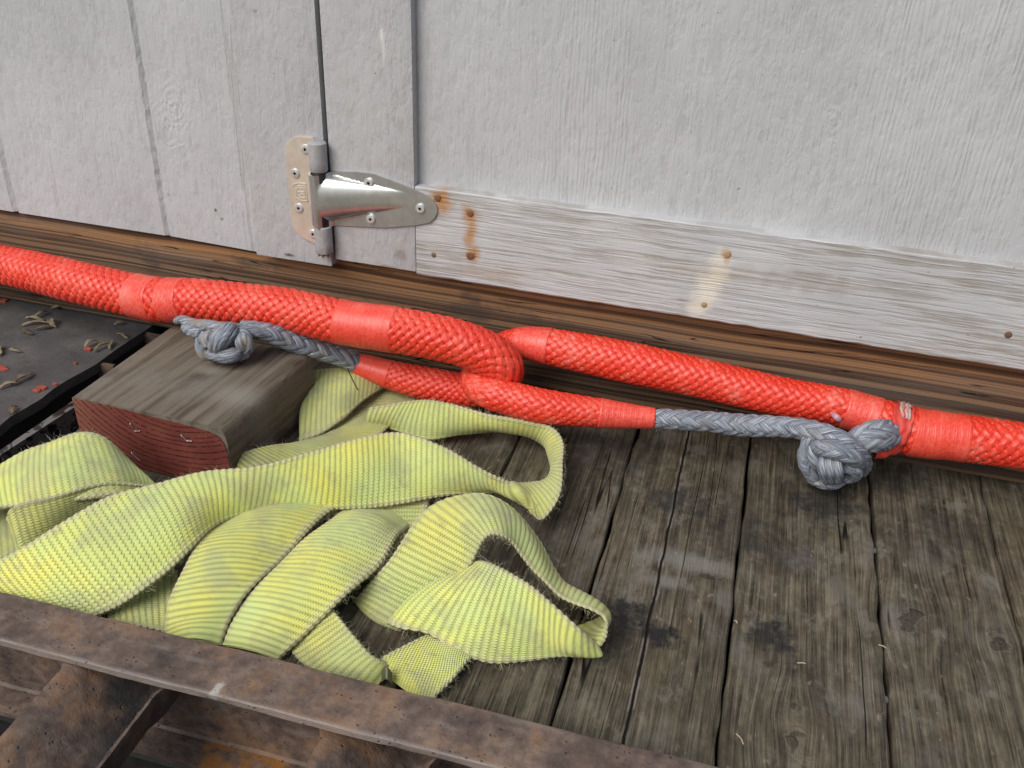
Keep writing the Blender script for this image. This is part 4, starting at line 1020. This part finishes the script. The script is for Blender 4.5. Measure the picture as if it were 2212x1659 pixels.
# loop behind, turning at the right and coming forward as the broad front band
Wb_.append(ribbon([(800, 878, .035, 790, 925, .006), (880, 866, .048, 850, 928, .010), (935, 864, .050, 925, 952, .010), (1000, 878, .050, 1000, 937, .014), (1070, 893, .052, 1075, 931, .016), (1140, 908, .052, 1135, 936, .014), (1190, 920, .050, 1172, 955, .010), (1214, 950, .050, 1194, 985, .006), (1221, 1000, .050, 1199, 1020, .005), (1217, 1050, .046, 1185, 1038, .006), (1200, 1094, .036, 1150, 1046, .012), (1166, 1128, .022, 1115, 1047, .026), (1132, 1094, .022, 1104, 1040, .040), (1096, 1066, .020, 1075, 1026, .048), (1035, 1063, .018, 1020, 999, .055), (950, 1074, .018, 950, 961, .064), (860, 1091, .018, 860, 934, .070), (760, 1101, .022, 760, 951, .074), (650, 1104, .028, 668, 977, .076), (545, 1110, .034, 560, 1006, .076), (470, 1134, .040, 450, 1018, .076), (412, 1190, .042, 340, 1043, .076), (352, 1247, .036, 240, 1071, .074), (275, 1300, .026, 150, 1120, .066), (190, 1338, .010, 60, 1177, .054), (110, 1335, .006, -20, 1215, .040), (20, 1318, .004, -90, 1260, .020)], bow=.009, seed=1, soil_shade=[.35,.35,.35,.35,.3,.3,.35,.4,.45,.5,.5,.5,.4,.2,.1,.05,0,0,0,0,0,0,0,0,0,.1,.2]))
# pair of folds running down to the rail
Wb_.append(ribbon([(600, 1080, .020, 800, 1075, .012), (495, 1118, .030, 716, 1106, .028), (437, 1165, .036, 652, 1168, .034), (393, 1238, .033, 588, 1230, .034), (365, 1300, .020, 532, 1288, .028), (354, 1360, .006, 498, 1342, .014), (350, 1395, .003, 480, 1395, .004)], bow=.011, seed=2, soil_shade=.22))
Wb_.append(ribbon([(770, 1100, .004, 885, 1140, .004), (738, 1108, .018, 874, 1150, .018), (718, 1120, .030, 861, 1162, .032), (655, 1172, .032, 832, 1208, .038), (587, 1236, .032, 765, 1274, .036), (533, 1293, .024, 702, 1334, .026), (500, 1344, .012, 645, 1390, .012), (482, 1396, .003, 605, 1428, .003)], bow=.010, seed=3, soil_shade=.08))
# dark bits glimpsed between them, with shade put into their colour
Wb_.append(ribbon([(640, 1060, .010, 930, 1050, .010), (700, 1110, .007, 925, 1105, .008), (740, 1190, .004, 900, 1200, .004), (700, 1250, .003, 860, 1260, .003)], bow=.001, seed=4, soil_shade=.55, fuzz=.3))
Wb_.append(ribbon([(225, 1270, .010, 235, 1345, .003), (300, 1250, .012, 310, 1358, .003), (385, 1235, .010, 385, 1372, .003)], bow=.001, seed=5, soil_shade=.5, fuzz=.3))
# arch on the right
Wb_.append(ribbon([(760, 1285, .003, 850, 1350, .003), (772, 1293, .006, 890, 1358, .005), (806, 1250, .024, 945, 1316, .012), (843, 1208, .045, 975, 1268, .034), (878, 1155, .062, 1015, 1228, .054), (908, 1112, .074, 1035, 1192, .070), (945, 1084, .082, 1046, 1172, .080), (995, 1070, .086, 1062, 1161, .085), (1045, 1071, .085, 1085, 1164, .084), (1092, 1096, .076, 1108, 1177, .075), (1136, 1138, .060, 1132, 1208, .062), (1165, 1175, .044, 1153, 1238, .052), (1190, 1226, .026, 1178, 1266, .046), (1216, 1261, .013, 1206, 1292, .044), (1256, 1284, .007, 1240, 1309, .045), (1290, 1306, .005, 1276, 1324, .045), (1300, 1326, .004, 1302, 1340, .043), (1268, 1338, .004, 1309, 1362, .040), (1225, 1352, .004, 1305, 1385, .030), (1195, 1366, .004, 1290, 1405, .014)], bow=.006, seed=6, soil_shade=[.6,.55,.45,.4,.35,.35,.4,.4,.35,.3,.3,.3,.3,.35,.3,.3,.3,.35,.4,.4]))
# broad flap in front of the arch
Wb_.append(ribbon([(1292, 1410, .014, 1294, 1396, .020), (1245, 1413, .012, 1248, 1356, .044), (1193, 1420, .009, 1195, 1304, .054), (1124, 1430, .007, 1148, 1264, .062), (1054, 1433, .007, 1103, 1237, .066), (990, 1409, .011, 1071, 1220, .068), (925, 1371, .017, 1046, 1212, .064), (872, 1365, .017, 1032, 1213, .055), (840, 1352, .014, 1024, 1219, .040), (846, 1350, .006, 1030, 1232, .022)], bow=.009, seed=7))
# low strap running under the rail, and the hump and inner face at the far left
Wb_.append(ribbon([(590, 1375, .003, 705, 1305, .022), (612, 1388, .004, 722, 1320, .026), (660, 1440, .003, 762, 1368, .028), (720, 1470, .003, 797, 1408, .026), (770, 1490, .003, 826, 1428, .020), (800, 1500, .003, 845, 1440, .010)], bow=.002, seed=8, soil_shade=.55))
Wb_.append(ribbon([(-120, 1125, .02, -110, 1050, .035), (-60, 1110, .035, -50, 1028, .050), (0, 1098, .042, 0, 1008, .058), (60, 1096, .045, 58, 974, .070), (130, 1088, .048, 112, 952, .080), (200, 1080, .048, 163, 935, .084), (258, 1072, .044, 216, 942, .078), (304, 1068, .034, 265, 985, .056), (336, 1066, .026, 320, 1044, .034)], bow=.006, seed=9, soil_shade=[.1,.05,0,.05,.1,.2,.3,.4,.4]))
Wb_.append(ribbon([(45, 1215, .010, 20, 1120, .040), (62, 1200, .014, 32, 1093, .056), (125, 1170, .014, 100, 1074, .060), (195, 1135, .014, 180, 1051, .060), (265, 1110, .014, 250, 1042, .056), (340, 1085, .014, 322, 1044, .046), (400, 1070, .012, 370, 1040, .030)], bow=.002, seed=10, soil_shade=.62))
Wb_.append(ribbon([(-80, 1230, .004, -80, 1100, .012), (0, 1225, .004, -10, 1090, .014), (60, 1215, .004, 50, 1085, .014), (120, 1200, .003, 120, 1080, .010)], bow=.001, seed=11, soil_shade=.7, fuzz=.3))
# folds at the back, beside the block
Wb_.append(ribbon([(652, 958, .006, 669, 830, .030), (652, 954, .010, 672, 806, .040), (698, 940, .016, 704, 797, .044), (742, 908, .024, 746, 793, .046), (784, 868, .028, 792, 801, .042), (828, 838, .026, 832, 822, .030)], bow=.004, seed=12, soil_shade=.38))
Wb_.append(ribbon([(800, 820, .012, 925, 840, .012), (775, 860, .014, 892, 868, .014), (738, 908, .015, 862, 900, .014), (698, 942, .018, 828, 938, .014), (650, 958, .026, 780, 968, .016), (590, 963, .036, 700, 1005, .016), (532, 975, .038, 605, 1025, .016), (492, 1000, .030, 545, 1040, .012), (462, 1026, .018, 505, 1055, .008)], bow=.002, seed=13, soil_shade=.6))
emit('webbing', Wb_, M_sl)
eye = [ribbon([(950, 1352, .006, 1060, 1398, .006), (918, 1374, .014, 1014, 1428, .010), (866, 1400, .019, 984, 1466, .009), (826, 1420, .018, 950, 1500, .005), (806, 1438, .008, 925, 1530, .003)], bow=.002, seed=14, ribs=False)]
emit('stitched_eye', eye, M_sl2)
M_tag = mat_simple('olive_tag', (0.085, 0.085, 0.035), 0.45)
P = []
for t in np.linspace(0, 1, 14):
    a = atz(833, 1446 + 26 * t, .022 - .006 * t)
    P.append([a + np.array([.010 * (k - .3), -.002, .006 * math.sin(math.pi * k)]) for k in np.linspace(0, 1, 12)])
P = np.array(P); link('sewn_tag', grid_mesh('sewn_tag', np.concatenate([P, (P - np.array([0, 0, .0012]))[:, ::-1]], 1), closed=True, caps=True), M_tag, sling)
# loose fibres along the worn edges
def fibres(name, src, mat, parent, lmin, lvar, r0_):
    HV, HF = [], []
    for (p, w, n_, t) in src:
        Lh = lmin + lvar * rng.random() ** 2.5; q_ = p + t * rng.normal(0, .001) - w * .0012; dirv = unit(w * (.6 + .4 * rng.random()) + n_ * rng.normal(.1, .5) + t * rng.normal(0, .8)); r0 = r0_ * (1 + .8 * rng.random())
        prev = None; curl = rng.normal(0, .55, 3)
        for k in range(5):
            b0 = len(HV); u1 = unit(np.cross(dirv, [.2, .5, .8])); u2 = np.cross(dirv, u1); rr = r0 * (1 - .16 * k)
            for a in (0, 2.1, 4.2): HV.append(q_ + (u1 * math.cos(a) + u2 * math.sin(a)) * rr)
            if prev is not None:
                for a in range(3): HF.append((prev + a, prev + (a + 1) % 3, b0 + (a + 1) % 3, b0 + a))
            prev = b0; q_ = q_ + dirv * Lh / 4; q_[2] = max(q_[2], .0008); dirv = unit(dirv + curl * .45 + rng.normal(0, .25, 3))
    o = mk(name, HV, HF, mat, parent); o['kind'] = 'stuff'; return o
def around(D, t0, t1, num, lo, hi):
    S = D[(D[:, 4] >= t0) & (D[:, 4] <= t1)]; out = []
    for _ in range(num):
        i = rng.integers(1, len(S) - 1); t = unit(S[i+1, :3] - S[i-1, :3]); up = unit(np.array([0, -.2, 1.0]) - t * t[2]); sd = np.cross(t, up); a = rng.uniform(lo, hi)
        w = up * math.cos(a) + sd * math.sin(a); out.append((S[i, :3] + w * S[i, 3] * .99, w, sd, t))
    return out
M_fz = mat_simple('pale_red_fibre', (0.66, 0.30, 0.26), 0.7, 0, 40, .25); M_fg = mat_simple('pale_grey_fibre', (0.40, 0.40, 0.40), 0.7, 0, 40, .25)
fibres('loose_fibres', around(Rd, 5.0, 14.0, 420, -2.2, 2.2) + around(Rd, 19, 22.5, 120, -2.2, 2.2) + around(Rd, 2.5, 5.2, 160, -2.2, 2.2), M_fz, ropeR, .0012, .004, 6e-5)
fibres('loose_fibres', around(Ld, 3.8, 6, 50, -2.2, 2.2) + around(Ld, 8.7, 14.5, 120, -2.4, 2.4) + around(Ld, 18, 22, 60, -2.2, 2.2), M_fz, ropeL, .0010, .003, 6e-5)
fibres('grey_fibres', around(G2, 0, 11, 160, -3.1, 3.1), M_fg, ropeR, .002, .007, 6e-5)
fibres('grey_fibres', around(G, 0, 6, 110, -3.1, 3.1), M_fg, ropeL, .002, .007, 6e-5)
M_hair = mat_simple('frayed_fibre', (0.60, 0.57, 0.36), 0.7, 0, 40, .25)
fibres('loose_fibres', hairs, M_hair, sling, .002, .009, 7e-5)

# ================================================================== leaves, paint flakes and bits
M_leaf = mat_simple('dry_leaf', (0.15, 0.11, 0.07), 0.75, 0, 90, .45, .001, .2); M_leaf2 = mat_simple('pale_dry_leaf', (0.235, 0.19, 0.13), 0.75, 0, 90, .4, .001, .2)
def leaf(x0, y0, x1, y1, w, lab, mat, lift=.002, curl=1.0):
    a, b = atz(x0, y0, .002), atz(x1, y1, .002); n = 14; m_ = 9; t = unit(b - a); s_ = np.cross([0, 0, 1.0], t); P = []
    ph = rng.random() * 6
    for i in range(n):
        k = i / (n - 1); ww = w * (math.sin(math.pi * (k * .9 + .05)) ** .7) * (1 + .2 * math.sin(k * 13 + ph)); c = a + (b - a) * k + s_ * .003 * math.sin(k * 4 + ph)
        row = []
        for j in range(m_):
            e = 2 * j / (m_ - 1) - 1; cu = curl * (.6 + .5 * math.sin(k * 3 + ph)); R_ = ww / 2 / max(cu, .2)
            an = e * cu * .8
            row.append(c + s_ * R_ * math.sin(an) + np.array([0, 0, lift * math.sin(math.pi * k) + R_ * (1 - math.cos(an)) + .0012 + .0006 * math.sin(9 * e + 7 * k + ph)]))
        P.append(row)
    P = np.array(P); Q = P - np.array([0, 0, .0004])
    o = link('dry_leaf', grid_mesh('dry_leaf', np.concatenate([P, Q[:, ::-1]], 1), closed=True, caps=True), mat)
    tag(o, lab, 'leaf', 'dry leaves on the steel plate'); return o
leaf(72, 685, 104, 676, .011, 'small upright brown leaf on the heap at the top of the leaf cluster', M_leaf2, .005)
leaf(54, 690, 96, 690, .010, 'flat tan leaf in the middle of the leaf cluster on the plate', M_leaf2)
leaf(47, 704, 108, 697, .008, 'long thin tan leaf lying lowest in the leaf cluster', M_leaf2)
leaf(78, 714, 120, 702, .009, 'dark brown curled leaf at the right foot of the leaf cluster', M_leaf)
leaf(103, 692, 124, 708, .011, 'grey crumpled leaf at the right end of the leaf cluster', M_leaf2, .005)
leaf(46, 712, 68, 724, .010, 'single brown leaf just below the leaf cluster', M_leaf, .004)
leaf(110, 668, 146, 662, .011, 'pale crumpled leaf close under the red rope near the broken beam edge', M_leaf2, .004)
leaf(250, 704, 268, 695, .009, 'small pale leaf nearest the dark slot under the red rope', M_leaf2)
leaf(250, 724, 280, 730, .006, 'thin pale stalk-like leaf beside the slot', M_leaf2)
leaf(187, 752, 207, 737, .011, 'folded tan leaf standing next to a red paint flake', M_leaf2, .005)
leaf(206, 761, 240, 740, .009, 'long brown curled leaf next to the folded tan leaf by the slot', M_leaf, .004)
leaf(236, 738, 242, 754, .007, 'short pale leaf tip right at the edge of the dark slot', M_leaf2)
leaf(0, 842, 40, 824, .010, 'long tan leaf at the left picture edge', M_leaf2)
leaf(30, 833, 68, 805, .010, 'twisted brown leaf touching the long tan leaf at the left', M_leaf, .004)
leaf(-6, 770, 6, 748, .012, 'broad yellowish leaf half cut off by the left picture edge', M_leaf2, .003, 1.0)
leaf(24, 752, 40, 763, .007, 'tiny pale leaf between the two leaf groups', M_leaf2)
leaf(18, 896, 40, 880, .010, 'grey leaf lowest on the plate, close to the slot edge', M_leaf, .003)
M_flake = mat_simple('red_paint_flake', (0.33, 0.06, 0.035), 0.7, 0, 120, .3, .001)
def flake(x, y, s, lab):
    c = atz(x, y, 0); n = 7; V = []
    rad = [s * (.7 + .6 * rng.random()) for _ in range(n)]
    for z, k in ((.0004, 1), (.0024, .9)):
        V += [c + np.array([rad[i] * k * math.cos(2 * math.pi * i / n), rad[i] * k * math.sin(2 * math.pi * i / n) * .6, z + (.001 * rng.random() if z > .001 else 0)]) for i in range(n)]
    V.append(c + np.array([0, 0, .0032]))
    Fc = [(i, (i + 1) % n, n + (i + 1) % n, n + i) for i in range(n)] + [(n + i, n + (i + 1) % n, 2 * n) for i in range(n)] + [tuple(range(n))[::-1]]
    o = mk('paint_flake', V, Fc, M_flake); tag(o, lab, 'paint flake', 'red paint flakes on the steel plate')
flake(9, 651, .008, 'flat red paint flake close to the beam at the left picture edge'); flake(191, 756, .0055, 'red paint flake under the folded tan leaf'); flake(4, 797, .009, 'largest red paint flake at the left picture edge')
flake(92, 840, .007, 'larger of two red flakes lying side by side near the slot'); flake(79, 845, .0055, 'smaller of two red flakes lying side by side near the slot'); flake(119, 832, .004, 'dull red crumb up and right of the paired flakes'); flake(163, 787, .003, 'tiny red speck halfway down the plate')
M_sliver = mat_simple('pale_sliver', (0.42, 0.34, 0.22), 0.8); M_twig = mat_simple('dark_twig', (0.045, 0.03, 0.02), 0.7)
tw_ = wire('twig', [atz(751, 797, .062), atz(759, 815, .060), atz(766, 829, .056), atz(773, 842, .053)], .0008, M_twig, None)
tag(tw_, 'thin dark twig lying on the yellow strap beside the grey braid', 'twig')
for (a, b, lab) in (((1586, 1340), (1592, 1347), 'pale wood sliver by the narrow plank joint, right of the black stain'), ((1722, 1432), (1741, 1434), 'pale wood sliver lying crosswise in mid plank'), ((1590, 1585), (1606, 1608), 'fine fibre sliver low on the plank right of the joint'), ((1897, 1393), (1915, 1401), 'white thread-like sliver at the wide plank joint')):
    p0, p1 = atz(*a, .0022), atz(*b, .0022)
    o = wire('wood_sliver', [p0, (p0 + p1) / 2 + np.array([.001, 0, .001]), p1], .0006, M_sliver, None); tag(o, lab, 'splinter', 'slivers on the planks')
# pebble jammed in the plank joint
M_peb = mat_simple('grey_pebble', (0.07, 0.07, 0.072), 0.8)
for (x, y, lab) in ((1889, 1190, 'grey pebble wedged in the plank joint below the grey knot'), (1913, 1512, 'small pebble wedged low in the wide plank joint')):
    o = blob('pebble', atz(x, y, -.0012), (.0030, .004, .0030), M_peb, None); tag(o, lab, 'pebble', 'pebbles in the plank joint')

# ================================================================== light
w = bpy.data.worlds.new('World'); scene.world = w; w.use_nodes = True
nt = w.node_tree; bg = nt.nodes['Background']
sky = nt.nodes.new('ShaderNodeTexSky'); sky.sky_type = 'NISHITA'; sky.sun_disc = False
SE, SA = math.radians(47), math.radians(208)     # elevation, compass angle (from +Y clockwise)
sky.sun_elevation = SE; sky.sun_rotation = SA; sky.air_density = 1.3; sky.dust_density = 3.0; sky.ozone_density = 1.0
nt.links.new(sky.outputs[0], bg.inputs[0]); bg.inputs[1].default_value = SKY
sun = bpy.data.lights.new('sun', 'SUN'); sun.energy = SUN; sun.angle = math.radians(SANG); sun.color = (1.0, 0.975, 0.94)
so = bpy.data.objects.new('sun', sun); COL.objects.link(so)
dv = Vector((math.sin(SA) * math.cos(SE), math.cos(SA) * math.cos(SE), math.sin(SE)))
so.rotation_euler = dv.to_track_quat('Z', 'Y').to_euler(); so.location = dv * 20
scene.view_settings.view_transform = 'Standard'; scene.view_settings.look = 'None'; scene.view_settings.gamma = 1
scene.view_settings.exposure = EXPO
